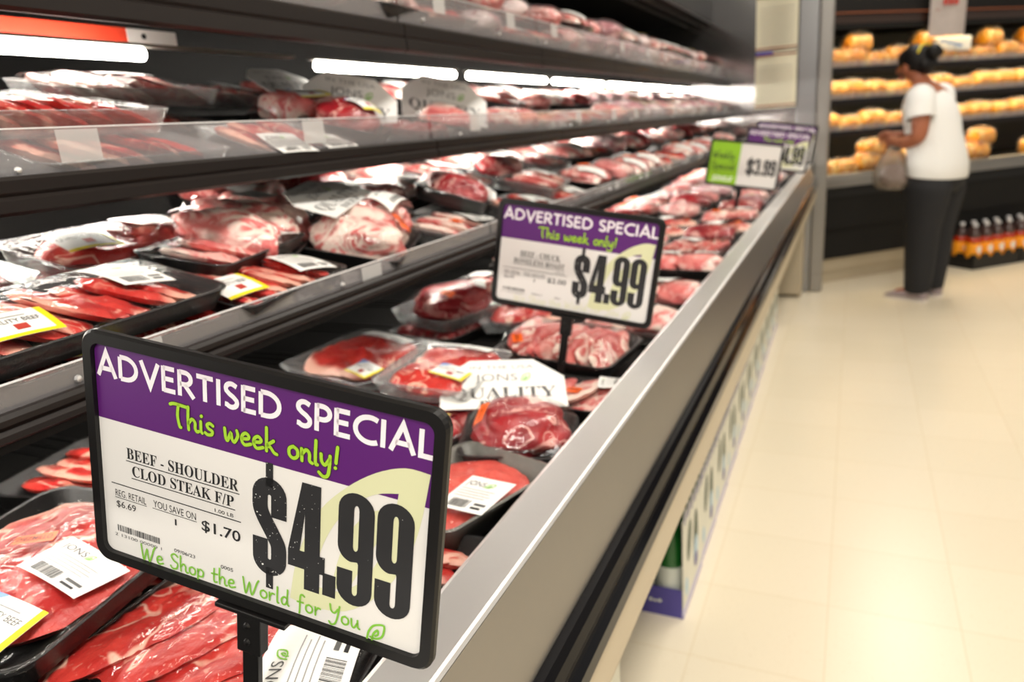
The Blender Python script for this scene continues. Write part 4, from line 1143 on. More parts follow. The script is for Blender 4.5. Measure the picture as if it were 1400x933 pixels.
# --- middle shelf, near packs
def on2(o, s, y, h, label, yaw=0, pitch=0, roll=0): return place(o, shelf_matrix(2, s, y, h, R(yaw), R(pitch), R(roll)), label, group=GS[2])
on2(pack('steaks', 0.16, 0.28, 61, 'clear', h=0.032), 0.13, 0.62, 0.046, 'clear tray of rounded red meat at the upper left, above the lip')
on2(pack('steaks', 0.15, 0.30, 62, 'clear'), 0.085, 0.68, 0.004, 'clear tray leaning against the middle shelf lip below the rounded red meat', 4, 4)
on2(pack('chops', 0.15, 0.30, 63, 'clear', price=[(0.0, 0.0, R(80), dict(w=0.09, l=0.05))]), 0.30, 0.88, 0.062, 'tray with a bright white label behind the rounded red meat on the middle shelf')
on2(pack('thin', 0.15, 0.30, 64, 'clear'), 0.30, 0.86, 0.01, 'tray of red beef at the back of the middle shelf near end')
on2(pack('steaks', 0.15, 0.26, 65, 'clear', price=[(0.06, -0.06, R(85)), (0.06, 0.06, R(85))]), 0.085, 1.00, 0.004, 'red beef tray with two labels against the middle shelf lip', 3, 10)
on2(pack('bone_in', 0.17, 0.24, 66, 'black', quality=[(0.01, -0.05, R(80), dict(w=0.09, l=0.05))],
         band=(0.22, 0.09, (-0.035, 0.0, 0.078), Matrix.Rotation(R(90), 4, 'Z') @ Matrix.Rotation(R(18), 4, 'X'))), 0.24, 1.28, 0.004, 'glaring white-carded pork pack on the middle shelf', 10, 6)
on2(pack('roast', 0.16, 0.18, 67, 'black', quality=[(0.03, -0.02, R(70), dict(w=0.07, l=0.05))],
         band=(0.20, 0.105, (-0.01, 0.085, 0.020), Matrix.Rotation(R(25), 4, 'Z') @ Matrix.Rotation(R(60), 4, 'X'))), 0.12, 1.235, 0.012, 'round red roast with label and paper card, left of the middle shelf lip seam', 24, 6)
on2(pack('chunks', 0.14, 0.16, 68, 'clear'), 0.08, 1.42, 0.004, 'small dark beef tray between the two paper-carded roasts')
on2(pack('pork', 0.16, 0.18, 69, 'black',
         band=(0.24, 0.115, (-0.01, 0.09, 0.020), Matrix.Rotation(R(28), 4, 'Z') @ Matrix.Rotation(R(60), 4, 'X'))), 0.12, 1.64, 0.006, 'pale pork roast with paper card, right of the middle shelf lip seam', 24, 6)
on2(pack('steaks', 0.15, 0.22, 70, 'black', sticker=[(0.04, 0.0, R(75), dict(w=0.04, l=0.03))], price=[(0.03, 0.06, 1.2)]), 0.20, 2.08, 0.05, 'dark beef tray with orange sticker on the middle shelf', 10, 4)
on2(pack('pork', 0.14, 0.24, 71, 'clear'), 0.08, 1.93, 0.004, 'pink tray behind the middle shelf lip in front of the orange-stickered beef')

# --- the rest of the case: rows of copies
protos = []
hide = []
def proto(o, desc, fam): protos.append((o, desc, fam)); return o
PR = {
 'pork_tray': (pack('pork', 0.17, 0.23, 101, 'black', price=[(0.03, -0.05, 0.4, dict(w=0.09, l=0.065))], sticker=[(-0.02, 0.05, 0.5, dict(w=0.04, l=0.028))], full=False), 'pink pork tray'),
 'chop_tray': (pack('chops', 0.16, 0.22, 102, 'clear', price=[(0.02, 0.05, 1.3, dict(w=0.09, l=0.065))], full=False), 'pale chop tray'),
 'beef_tray': (pack('steaks', 0.16, 0.22, 103, 'black', price=[(0.02, 0.04, 1.2, dict(w=0.07, l=0.05))], quality=[(0.03, -0.05, 1.2)], full=False), 'red steak tray'),
 'dark_tray': (pack('roast', 0.16, 0.20, 104, 'black', sticker=[(0.03, 0.03, 1.0, dict(w=0.035, l=0.022))], full=False), 'dark roast tray'),
 'rib_tray': (pack('ribs', 0.17, 0.22, 105, 'black', price=[(0.03, 0.02, 1.2, dict(w=0.07, l=0.05))], full=False), 'streaky rib tray'),
 'slab_tray': (pack('slab', 0.17, 0.22, 106, 'clear', price=[(0.03, 0.04, 0.9, dict(w=0.07, l=0.05))], sticker=[(0.02, -0.05, 0.4, dict(w=0.035, l=0.022))], full=False), 'orange-stickered steak tray'),
 'lilac_bag': (bagged(0.17, 0.24, 107, 0.075), 'bagged pink joint'),
 'white_bag': (bagged(0.16, 0.20, 108, 0.065, 'pork', False), 'bagged pale joint'),
 'small_bag': (bagged(0.15, 0.17, 109, 0.06, 'lilac', True), 'small bagged joint'),
}
for k_, (o, d) in PR.items():
    o.location = (0, 0, -50)
TBL = child_table()
used = set()
def rep(k, mtx, label, group):
    o, d = PR[k]
    if k in used: o = copy_tree(o, TBL)
    used.add(k)
    if 'group' in o: del o['group']
    o.matrix_world = mtx
    tag(o, label, 'meat pack', group)
    return o
rr = random.Random(77)
CNT = {}
def words(k): return ORD[k] if k < 20 else 'twenty-' + ORD[k - 20]
def fill(row, kinds, ys, mk, group, skip=None):
    n = len(ys)
    for y in ys:
        k = rr.choice(kinds)
        yy = y + rr.uniform(-0.02, 0.02)
        n -= 1
        d = PR[k][1]
        rep(k, mk(k, yy), f'{d}, {words(n)} from the far end of the {row}', group)

def fr(a, b, st): 
    out = []
    while a <= b: out.append(a); a += st
    return out
far = ['pork_tray', 'chop_tray', 'rib_tray', 'slab_tray', 'dark_tray']
def dk(x, z0):
    def f(k, y): return deck_matrix(x + rr.uniform(-.015, .015), y, DECK0 + z0 + rr.uniform(0, .012), 90 + rr.uniform(-14, 14), rr.uniform(-3, 3), rr.uniform(-5, 3)) if k != 'x' else None
    return f
fill('deck row beside the rail', far, fr(2.32, 3.3, 0.24), dk(-0.43, 0.018), GD)
fill('deck bags beside the rail', ['small_bag', 'lilac_bag', 'white_bag'], fr(3.52, 5.3, 0.23), dk(-0.44, 0.02), GD)
fill('middle deck row', far + ['beef_tray'], fr(1.52, 3.0, 0.235), dk(-0.655, 0.022), GD)
fill('middle deck bags', ['small_bag', 'lilac_bag', 'white_bag', 'dark_tray'], fr(3.2, 5.3, 0.225), dk(-0.66, 0.03), GD)
fill('rear deck row', ['white_bag', 'dark_tray', 'beef_tray', 'pork_tray'], fr(1.78, 5.2, 0.235), dk(-0.88, 0.03), GD)

def sk(k_, s, h, yaw=0):
    def f(k, y): return shelf_matrix(k_, s + rr.uniform(-.01, .01), y, h + rr.uniform(0, .006), R(yaw + rr.uniform(-10, 10)), R(rr.uniform(-2, 6)))
    return f
mixd = ['pork_tray', 'chop_tray', 'beef_tray', 'dark_tray', 'slab_tray', 'lilac_bag']
fill('front row, lowest shelf', ['pork_tray', 'chop_tray', 'slab_tray', 'beef_tray', 'white_bag'], fr(2.26, 5.3, 0.235), sk(3, 0.10, 0.004), GS[3])
fill('upper second row, lowest shelf', mixd, fr(2.3, 5.3, 0.25), sk(3, 0.285, 0.040), GS[3])
fill('nearer front row, middle shelf', ['chop_tray', 'slab_tray', 'pork_tray'], fr(2.20, 2.8, 0.235), sk(2, 0.095, 0.004), GS[2])
fill('front bags, middle shelf', ['lilac_bag', 'small_bag', 'white_bag'], fr(2.95, 5.3, 0.225), sk(2, 0.10, 0.008), GS[2])
fill('second row, middle shelf', ['white_bag', 'pork_tray', 'dark_tray', 'lilac_bag'], fr(2.3, 5.3, 0.25), sk(2, 0.30, 0.030), GS[2])
fill('rear row, middle shelf', ['white_bag', 'pork_tray', 'rib_tray', 'chop_tray'], fr(1.2, 4.6, 0.25), sk(2, 0.46, 0.035), GS[2])
fill('rear row, lowest shelf', ['white_bag', 'pork_tray', 'dark_tray', 'chop_tray'], fr(1.15, 4.6, 0.25), sk(3, 0.48, 0.02), GS[3])
fill('nearer front row, top shelf', ['chop_tray', 'pork_tray', 'small_bag', 'slab_tray'], fr(0.98, 2.35, 0.225), sk(1, 0.095, 0.006), GS[1])
fill('front bags, top shelf', ['lilac_bag', 'small_bag', 'white_bag'], fr(2.56, 5.3, 0.215), sk(1, 0.10, 0.010), GS[1])
fill('upper layer, top shelf', ['white_bag', 'lilac_bag', 'small_bag', 'pork_tray'], fr(1.75, 5.2, 0.245), sk(1, 0.16, 0.074), GS[1])
for k_ in list(PR):
    if k_ not in used:
        for c in TBL.get(PR[k_][0], []): bpy.data.objects.remove(c)
        bpy.data.objects.remove(PR[k_][0])
b = MB(); b.box((0, -0.30, -0.012), (0.004, 0.22, 0.012), M['redstrip'], bev=0.001)  # plain red bar; a white block with a dark dot ends it
rs = empty('red_strip', (-1.2, 0.79, 1.487)); tag(rs, 'red strip with a white holed end below the top shelf, upper left', 'strip')
b.build('strip', rs)
b = MB(); b.box((0, 0.221, -0.012), (0.004, 0.33, 0.012), M['white'], bev=0.001)
b.lathe([(0.0, 0.0), (0.005, 0.0), (0.005, 0.0008), (0, 0.0008)], M['ink'], 12, Matrix.Translation((0.004, 0.255, 0.0)) @ Matrix.Rotation(R(90), 4, 'Y'))
b.build('white_end', rs)

# ------------------------------------------------------------------ bottle cartons under the overhang
GC, GB = 'bottle cartons along the foot of the meat case', 'green bottles in the cartons'
def bottle_obj():
    root = empty('water_bottle')
    b = MB(); b.lathe([(0, 0), (0.036, 0), (0.0385, 0.006), (0.0385, 0.18), (0.035, 0.215), (0.020, 0.27), (0.0145, 0.30), (0.0145, 0.328), (0, 0.328)], M['glassgreen'], 20); b.build('glass', root, True)
    b = MB(); b.lathe([(0.0388, 0.05), (0.0392, 0.052), (0.0392, 0.135), (0.0388, 0.137)], M['paper_label'], 20); b.build('paper_label', root, True)
    b = MB(); b.lathe([(0.0157, 0.292), (0.0175, 0.294), (0.0175, 0.330), (0.0155, 0.336), (0, 0.336)], M['cap'], 16); b.build('cap', root, True)
    return root
def carton_obj(PW=0.262, D=0.17, H=0.312):
    """open-ended carton; its long printed side faces the aisle at local x=0"""
    root = empty('bottle_carton')
    b = MB()
    b.box((-D, 0, 0), (0, PW, 0.004), M['navy'])
    b.box((-0.004, 0, 0.004), (0, PW, 0.03), M['carton_edge'])
    b.box((-D, 0, 0.004), (-D + 0.004, PW, 0.09), M['navy'])
    b.box((-D + 0.004, 0, 0.004), (-0.004, 0.004, 0.085), M['navy']); b.box((-D + 0.004, PW - 0.004, 0.004), (-0.004, PW, 0.085), M['navy'])
    for x, w_, zz in ((-0.150, 0.010, 0.050), (-0.092, 0.046, 0.040)):
        for q in range(max(1, int(w_ / 0.012))): b.box((x + q * 0.012, -0.0008, zz), (x + q * 0.012 + 0.009, 0.0, zz + 0.009 - 0.003 * (q % 2)), M['paper_label'])
    b.build('tray', root)
    b = MB()
    # printed side panel with a notched upper edge
    prof = [(0, 0.03), (PW, 0.03), (PW, H - .03)]
    n = 6
    for i in range(n): 
        y = PW * (1 - i / n); prof += [(y - PW / n * .25, H), (y - PW / n * .5, H - .012), (y - PW / n * .75, H - .03)]
    prof += [(0, H - .02)]
    m_ = len(prof)
    b.add([(-0.003, y, z) for y, z in prof] + [(0, y, z) for y, z in prof], [tuple(range(m_))[::-1], tuple(range(m_, 2 * m_))] + [(i, (i + 1) % m_, m_ + (i + 1) % m_, m_ + i) for i in range(m_)], M['carton'])
    for i in range(6):
        y = PW * (1 - i / 6); b.add([(0.0006, y - PW / 6 * .20, H - .004), (0.0006, y - PW / 6 * .75, H - .034), (0.0006, y - PW / 6 * .55, H - .044), (0.0006, y - PW / 6 * .02, H - .022)], [(0, 1, 2, 3)], M['navy'])
    sd = b.build('printed_side', root)
    b = MB()
    def ell(cy, cz, ry, rz, tilt, m, x):
        pts = []
        for i in range(20):
            a = 2 * math.pi * i / 20; u, v = ry * math.cos(a), rz * math.sin(a)
            pts.append((x, cy + u * math.cos(tilt) - v * math.sin(tilt), cz + u * math.sin(tilt) + v * math.cos(tilt)))
        b.add(pts, [tuple(range(20))], m)
    ell(0.075, 0.195, 0.024, 0.058, -0.25, M['leafgreen'], 0.0006)
    ell(0.165, 0.155, 0.030, 0.085, 0.0, M['leafgreen'], 0.0006)
    ell(0.165, 0.115, 0.026, 0.045, 0.0, M['paleblue'], 0.0009)
    ell(0.165, 0.085, 0.022, 0.022, 0.0, M['navy'], 0.0012)
    ell(0.040, 0.075, 0.018, 0.030, 0.2, M['paleblue'], 0.0006)
    b.build('bottle_print', sd)
    return root
carton = carton_obj(); bottle = bottle_obj(); TB = child_table(); first = [True, True]
def put(o, i, loc):
    if not first[i]: o = copy_tree(o, TB)
    first[i] = False; o.location = loc; return o
N_C = 11
for i in range(N_C):
    y = 1.652 + i * 0.2655
    c_ = put(carton, 0, (-0.345 - 0.003 * i, y, 0))
    where = 'nearest carton, its open purple end and green bottle facing the viewer' if i == 0 else ('carton at the far end of the row by the corner post' if i == N_C - 1 else f'printed bottle carton, {ORD[i]} along the row from the near end')
    tag(c_, where, 'bottle carton', GC)
    for j in range(3):
        for q in range(2 if i == 0 else 1):
            bt = put(bottle, 1, (-0.345 - 0.003 * i - 0.044 - q * 0.080, y + 0.047 + j * 0.084, 0.0045))
            if i == 0 and j == 0: lb = 'green bottle at the open end of the nearest carton, ' + ('aisle side' if q == 0 else 'inner side')
            else: lb = 'purple-capped green bottle standing in a carton behind the printed side'
            tag(bt, lb, 'bottle', GB)
c_ = put(carton, 0, (-0.370, 0.90, 0)); tag(c_, 'carton partly out of frame at the lower right, before the gap in the row', 'bottle carton', GC)
for j in range(3):
    bt = put(bottle, 1, (-0.400, 0.945 + j * 0.084, 0.0045)); tag(bt, 'blurred purple-capped bottle at the bottom edge, before the gap in the carton row', 'bottle', GB)

# ------------------------------------------------------------------ poultry case across the end
BT = Matrix.Translation((-0.152, 5.794, 0)) @ Matrix.Rotation(math.atan2(0.554, 0.588), 4, 'Z')   # local x along the case, -y to the viewer
pc = empty('poultry_case'); pc.matrix_world = BT
tag(pc, 'dark refrigerated case of yellow packs behind the standing person', 'refrigerated case')
PX0, PX1 = -0.30, 3.2
b = MB(); b.box((PX0, 0.012, 0.0), (PX1, 0.9, 0.085), M['beige']); b.box((PX0, 0.0, 0.085), (PX1, 0.9, 0.180), M['beige']); b.build('kick_panel', pc)
b = MB(); b.box((PX0, -0.02, 0.181), (PX1, 0.9, 0.40), M['dark']); b.box((PX0, -0.05, 0.405), (PX1, 0.9, 0.70), M['dark'])
b.box((PX0, -0.062, 0.63), (PX1, -0.052, 0.69), M['black']); b.build('front_panel', pc)
b = MB(); b.prism([(-0.10, 0.705), (-0.10, 0.755), (-0.085, 0.792), (-0.055, 0.797), (-0.05, 0.705)], 0, PX1 - PX0, M['steel_face'], mtx=Matrix.Translation((PX0, 0, 0)) @ Matrix(((0, 1, 0, 0), (1, 0, 0, 0), (0, 0, 1, 0), (0, 0, 0, 1)))); b.build('steel_ledge', pc)
b = MB(); b.box((PX0, -0.049, 0.701), (PX1, 0.9, 0.765), M['dark']); b.build('deck', pc)
b = MB(); b.box((PX0, 0.82, 0.766), (PX1, 0.9, 2.15), M['dark']); b.build('back_panel', pc)
b = MB(); b.box((PX0, 0.10, 1.795), (PX1, 0.815, 2.2), M['dark']); b.box((PX0, 0.085, 1.80), (PX1, 0.099, 1.86), mat('canopy_brown', lin(52, 34, 26), 0.4)); b.box((PX0, 0.06, 1.862), (PX1, 0.099, 1.868), M['brown']); b.build('canopy', pc)
b = MB(); b.tube((PX0 + 0.05, 0.125, 1.783), (PX1 - 0.05, 0.125, 1.783), 0.008, M['tube_warm']); b.build('lamp_tube', pc)  # added tube, no such fixture known here; brightens the topmost packs
b = MB(); b.box((PX0, 0.086, 1.765), (PX1, 0.098, 1.80), M['dark']); b.build('canopy_lip', pc)
PSH = (1.071, 1.293, 1.512)
for i, z in enumerate(PSH):
    sh = empty('poultry_shelf'); sh.matrix_world = BT @ Matrix.Translation((0, 0.15, z))
    tag(sh, f'black shelf of the yellow-pack case, {["lowest", "middle", "topmost"][i]} of its three', 'shelf', 'shelves of the yellow-pack case')
    b = MB(); b.box((PX0, 0.004, -0.012), (PX1, 0.62, -0.008), M['dark']); b.build('pan', sh)
    b = MB(); b.box((PX0, -0.006, -0.036), (PX1, 0.003, 0.004), M['fascia']); b.build('fascia', sh)
    b = MB(); b.box((PX0, 0.004, -0.007), (PX1, 0.007, 0.045), M['acrylic']); b.build('clear_lip', sh)
    b = MB()
    b.tube((PX0 + 0.05, 0.018, -0.023), (PX1 - 0.05, 0.018, -0.023), 0.010, M['tube_warm']); b.build('lamp_tube', sh)['label'] = 'lit warm tube under the shelf'
def poultry(seed, w=0.215, l=0.18, h=0.145):
    root = empty('poultry_pack')
    rg = random.Random(seed)
    for i in range(3):
        mesh_obj('piece', lump_geo(w * 0.22, l * 0.42, h * 0.42, seed + i * 3.1, 0.3, 2), M['chicken'], Matrix.Translation(((i - 1) * w * 0.29, rg.uniform(-.01, .01), h * 0.45)) @ Matrix.Rotation(rg.uniform(-.3, .3), 4, 'Z'), root)
    b = MB(); vs, fs, _ = lump_geo(w * 0.51, l * 0.52, h * 0.52, seed, 0.12, 2, 3.0); b.add(vs, fs, M['bag'], Matrix.Translation((0, 0, h * 0.52))); b.build('clear_wrap', root, True)
    return root
PP = [poultry(201), poultry(204, h=0.155), poultry(209, w=0.21, h=0.125)]
TB = child_table(); pu = set()
GP = 'yellow packs in the case behind the person'
rr = random.Random(5)
levels = [('deck', 0.766, 0.06, 0.10, 2), ('lowest shelf', PSH[0] - 0.007, 0.262, 0.05, 1), ('middle shelf', PSH[1] - 0.007, 0.262, 0.05, 1), ('topmost shelf', PSH[2] - 0.007, 0.262, 0.06, 2)]
for nm, z, y, dz, lay in levels:
    for la in range(lay):
        n = 0
        for i in range(15):
            x = -0.06 + i * 0.212 + rr.uniform(-.015, .015) + la * 0.09
            if la and rr.random() < 0.45: continue
            if nm == 'deck' and x > 1.05 and rr.random() < .6: continue
            k = rr.randrange(3)
            o = PP[k]
            if k in pu: o = copy_tree(o, TB)
            pu.add(k)
            o.matrix_world = BT @ Matrix.Translation((x, y + la * 0.03, z + la * 0.10)) @ Matrix.Rotation(rr.uniform(-.2, .2), 4, 'Z')
            n += 1
            tag(o, f'yellow poultry pack, {ORD[n-1]} from the left ' + ('in the upper layer ' if la else '') + f'on the far {nm}', 'poultry pack', GP)
# white pack with a blue mark on the topmost shelf
o = empty('white_pack'); o.matrix_world = BT @ Matrix.Translation((1.26, 0.20, PSH[2] + 0.075)) @ Matrix.Rotation(R(-8), 4, 'Z')
tag(o, 'white pack with blue mark on the topmost shelf right of the person', 'pack')
b = MB(); b.box((-0.16, -0.02, 0), (0.16, 0.10, 0.11), M['white'], bev=0.018); b.build('wrapper', o)
b = MB(); b.add([(-0.12, -0.0207, 0.09), (-0.12, -0.0207, 0.075), (0.06, -0.0207, 0.03), (0.09, -0.0207, 0.045)], [(0, 1, 2, 3)], M['blue']); b.build('blue_mark', o)
# notice hanging from the canopy
o = empty('hanging_notice'); o.matrix_world = BT @ Matrix.Translation((1.03, -0.05 + 0.10, 1.69))
tag(o, 'grey paper notice with faint red print hanging over the far case', 'notice')
b = MB(); n = 8
vs = []
for j in range(n + 1):
    for i in range(n + 1):
        vs.append(((i / n - .5) * 0.34, 0.012 * math.sin(i * 0.8) , j / n * 0.34))
b.add(vs, [(j * 9 + i, j * 9 + i + 1, (j + 1) * 9 + i + 1, (j + 1) * 9 + i) for j in range(n) for i in range(n)], M['notice_grey']); b.build('sheet', o, True)
b = MB()
for q in range(3): b.box((-0.07 + 0.05 * q, -0.018, 0.205), (-0.03 + 0.05 * q, -0.0165, 0.25), M['redink'])
b.build('red_print', o)

# orange drink bottles in black crates at the foot of the far case
def soda():
    root = empty('drink_bottle')
    b = MB(); b.lathe([(0, 0), (0.046, 0), (0.052, 0.01), (0.052, 0.205), (0.046, 0.225), (0, 0.225)], M['soda'], 20); b.build('body', root, True)
    b = MB(); b.lathe([(0.0524, 0.06), (0.0530, 0.062), (0.0530, 0.185), (0.0524, 0.187)], M['soda_label'], 20); lb = b.build('orange_label', root, True)
    b = MB(); vs = []
    for i in range(7):
        a = R(-90 - 26 + 8.6 * i); 
        for zz in (0.10 + 0.012 * abs(i - 3), 0.168 - 0.006 * abs(i - 3)): vs.append((0.0536 * math.cos(a), 0.0536 * math.sin(a), zz))
    b.add(vs, [(2 * i, 2 * i + 2, 2 * i + 3, 2 * i + 1) for i in range(6)], M['white']); b.build('white_patch', lb)
    b = MB(); b.lathe([(0.046, 0.225), (0.038, 0.255), (0.018, 0.285), (0.0145, 0.30), (0.0145, 0.315)], M['soda_clear'], 18); b.build('neck', root, True)
    b = MB(); b.lathe([(0.016, 0.305), (0.0165, 0.306), (0.0165, 0.326), (0, 0.328)], M['soda_cap'], 14); b.build('cap', root, True)
    return root
sd_ = soda(); TB = child_table(); f_ = True
for ci in range(2):
    x0 = 1.10 + ci * 0.475
    o = empty('bottle_crate'); o.matrix_world = BT @ Matrix.Translation((x0, -0.30, 0))
    tag(o, ['black crate of orange drinks beside the person', 'black crate of orange drinks at the right edge'][ci], 'crate', 'black drink crates')
    b = MB(); W_, D_ = 0.468, 0.238
    b.box((0, 0, 0), (W_, D_, 0.008), M['black'])
    def wall(mtx, ln, n):
        pr = [(0, 0), (ln, 0)]
        for i in range(n, 0, -1):
            a0 = ln * i / n; a1 = ln * (i - 1) / n
            pr += [(a0, 0.115), (a0 - ln / n * .22, 0.115), (a0 - ln / n * .36, 0.085), (a0 - ln / n * .64, 0.085), (a0 - ln / n * .78, 0.115)]
        pr += [(0, 0.115)]
        b.prism([(p[0], p[1]) for p in pr], 0, 0.006, M['black'], mtx=mtx)
    wall(Matrix.Identity(4), W_, 4); wall(Matrix.Translation((0, D_ - 0.006, 0)), W_, 4)
    wall(Matrix.Translation((0.006, 0, 0)) @ Matrix.Rotation(R(90), 4, 'Z'), D_, 2); wall(Matrix.Translation((W_, 0, 0)) @ Matrix.Rotation(R(90), 4, 'Z'), D_, 2)
    b.build('shell', o)
    for i in range(4):
        for j in range(2):
            q = sd_ if f_ else copy_tree(sd_, TB); f_ = False
            q.matrix_world = BT @ Matrix.Translation((x0 + 0.0625 + i * 0.1145, -0.30 + 0.0635 + j * 0.111, 0.0085))
            tag(q, f'orange drink bottle, {"front" if j == 0 else "back"} row, {ORD[i]} from the left in the crate {["beside the person", "at the right edge"][ci]}', 'bottle', 'orange drink bottles')

# ------------------------------------------------------------------ notices by the corner post
for i, (z0, z1, lb) in enumerate(((1.638, 1.99, 'upper cream notice sheet beside the steel corner post'), (1.275, 1.630, 'lower cream notice sheet beside the steel corner post'))):
    o = empty('notice_sheet', (-0.505, 5.465 + 0.0 * i, z0)); tag(o, lb, 'notice', 'notices by the corner post')
    H_ = z1 - z0; n = 10
    b = MB(); vs = [((k / n - .5) * 0.262, 0.008 * math.sin(k * 0.55 + i) , j / n * H_) for j in range(n + 1) for k in range(n + 1)]
    b.add(vs, [(j * 11 + k, j * 11 + k + 1, (j + 1) * 11 + k + 1, (j + 1) * 11 + k) for j in range(n) for k in range(n)], M['paper_cream']); b.build('sheet', o, True)
    b = MB()
    for q in range(9):
        zz = H_ * 0.14 + q * H_ * 0.075
        b.box((-0.105, -0.0105, zz), (0.105, -0.0095, zz + 0.003), M['grey'])
    b.box((-0.128, -0.0105, 0.012), (0.128, -0.0095, 0.022), M['brown'])
    b.box((-0.128, -0.0105, H_ - 0.022), (0.128, -0.0095, H_ - 0.012), M['brown'])
    if i == 1: b.box((-0.128, -0.0115, H_ - 0.012), (-0.02, -0.0105, H_ + 0.006), M['notice_blue'])
    b.build('print', o)

# ------------------------------------------------------------------ the person
PO = Vector((0.455, 5.40, 0)); fv = Vector((-0.85, 0.53, 0)).normalized(); lv = Vector((-0.53, -0.85, 0)).normalized()
def pp(f, l, z): return PO + fv * f + lv * l + Vector((0, 0, z))
def skin(name, verts, edges, m, parent=None, root=0, sub=2):
    me = bpy.data.meshes.new(name); me.from_pydata([tuple(v[0]) for v in verts], edges, []); me.update()
    o = bpy.data.objects.new(name, me); COL.objects.link(o)
    mo = o.modifiers.new('skin', 'SKIN'); mo.use_smooth_shade = True
    for i, v in enumerate(verts):
        d = me.skin_vertices[0].data[i]; r_ = v[1]
        d.radius = r_ if isinstance(r_, tuple) else (r_, r_); d.use_root = (i == root)
    sb = o.modifiers.new('sub', 'SUBSURF'); sb.levels = sub; sb.render_levels = sub
    me.materials.append(m)
    dg = bpy.context.evaluated_depsgraph_get()
    nm = bpy.data.meshes.new_from_object(o.evaluated_get(dg))
    o.modifiers.clear(); old = o.data; o.data = nm; nm.name = name; bpy.data.meshes.remove(old)
    if not nm.materials: nm.materials.append(m)
    for p in nm.polygons: p.use_smooth = True
    if parent: o.parent = parent
    return o
V = [(pp(0.0, 0, 0.86), 0.13), (pp(0.03, 0, 1.02), 0.13), (pp(0.06, 0, 1.18), 0.125), (pp(0.085, 0, 1.285), 0.07), (pp(0.115, 0, 1.36), 0.052), (pp(0.145, 0, 1.40), 0.050),
     (pp(0.165, 0, 1.44), 0.078), (pp(0.185, 0, 1.485), 0.086), (pp(0.175, 0, 1.525), 0.062)]
E_ = [(0, 1), (1, 2), (2, 3), (3, 4), (4, 5), (5, 6), (6, 7), (7, 8)]
def limb(frm, pts):
    p = frm
    for q in pts:
        V.append(q); E_.append((p, len(V) - 1)); p = len(V) - 1
    return p
for s in (1, -1):
    limb(0, [(pp(0.0, s * 0.095, 0.78), 0.095), (pp(0.012, s * 0.092, 0.46), 0.060), (pp(-0.005, s * 0.088, 0.26), 0.050), (pp(-0.01, s * 0.085, 0.085), 0.033), (pp(0.06, s * 0.09, 0.045), 0.032), (pp(0.13, s * 0.095, 0.035), 0.026)])
wr = {}
wr[1] = limb(3, [(pp(0.03, 0.155, 1.275), 0.062), (pp(-0.005, 0.195, 1.16), 0.058), (pp(-0.01, 0.205, 1.04), 0.048), (pp(0.09, 0.175, 1.01), 0.042), (pp(0.155, 0.14, 1.015), 0.028), (pp(0.195, 0.125, 1.015), 0.031)])
wr[-1] = limb(3, [(pp(0.07, -0.155, 1.285), 0.065), (pp(0.12, -0.19, 1.16), 0.056), (pp(0.13, -0.19, 1.05), 0.045), (pp(0.21, -0.10, 1.04), 0.038), (pp(0.26, -0.05, 1.045), 0.027), (pp(0.295, -0.035, 1.04), 0.031)])
for s, (bf, bl, bz) in ((1, (0.215, 0.118, 1.015)), (-1, (0.315, -0.03, 1.04))):
    for q in range(4):
        off = (q - 1.5) * 0.019; ln = (0.85, 1.0, 0.95, 0.78)[q]
        limb(wr[s], [(pp(bf + 0.012, bl - s * 0.004, bz - off), 0.0098), (pp(bf + 0.012 + 0.032 * ln, bl - s * 0.014, bz - off - 0.006), 0.0088), (pp(bf + 0.012 + 0.040 * ln, bl - s * 0.034, bz - off - 0.016), 0.0080), (pp(bf + 0.018, bl - s * 0.046, bz - off - 0.022), 0.0072)])
    limb(wr[s], [(pp(bf - 0.005, bl - s * 0.026, bz + 0.026), 0.0105), (pp(bf + 0.025, bl - s * 0.042, bz + 0.024), 0.009)])
body = skin('person', V, E_, M['skin'])
tag(body, 'person in a white T-shirt and black trousers, back turned, holding a plastic bag', 'person')
def ell_mesh(name, loc, rad, m, parent, rot=None, amp=0.0, seed=1.0):
    vs, fs, _ = lump_geo(rad[0], rad[1], rad[2], seed, amp, 3, 2.0)
    b = MB(); b.add(vs, fs, m, Matrix.Translation(loc) @ (rot or Matrix.Identity(4))); return b.build(name, parent, True)
FR = Matrix((fv, lv, Vector((0, 0, 1)))).transposed().to_4x4()
# face and ears
b = MB()
for s in (1, -1):
    vs, fs, _ = lump_geo(0.020, 0.008, 0.032, 3.0, 0.1, 2, 2.0); b.add(vs, fs, M['skin'], Matrix.Translation(pp(0.175, s * 0.086, 1.455)) @ FR)
b.build('ears', body, True)
b = MB()
vs, fs, _ = lump_geo(0.020, 0.014, 0.022, 2.0, 0.05, 2, 2.0); b.add(vs, fs, M['skin'], Matrix.Translation(pp(0.262, 0, 1.445)) @ FR); b.build('nose', body, True)
b = MB()
for s in (1, -1):
    vs, fs, _ = lump_geo(0.006, 0.013, 0.007, 2.0, 0.0, 2, 2.0); b.add(vs, fs, M['hair'], Matrix.Translation(pp(0.254, s * 0.034, 1.470)) @ FR)
vs, fs, _ = lump_geo(0.007, 0.024, 0.006, 2.0, 0.0, 2, 2.0); b.add(vs, fs, M['redink'], Matrix.Translation(pp(0.247, 0, 1.405)) @ FR)
b.build('eyes_and_mouth', body, True)
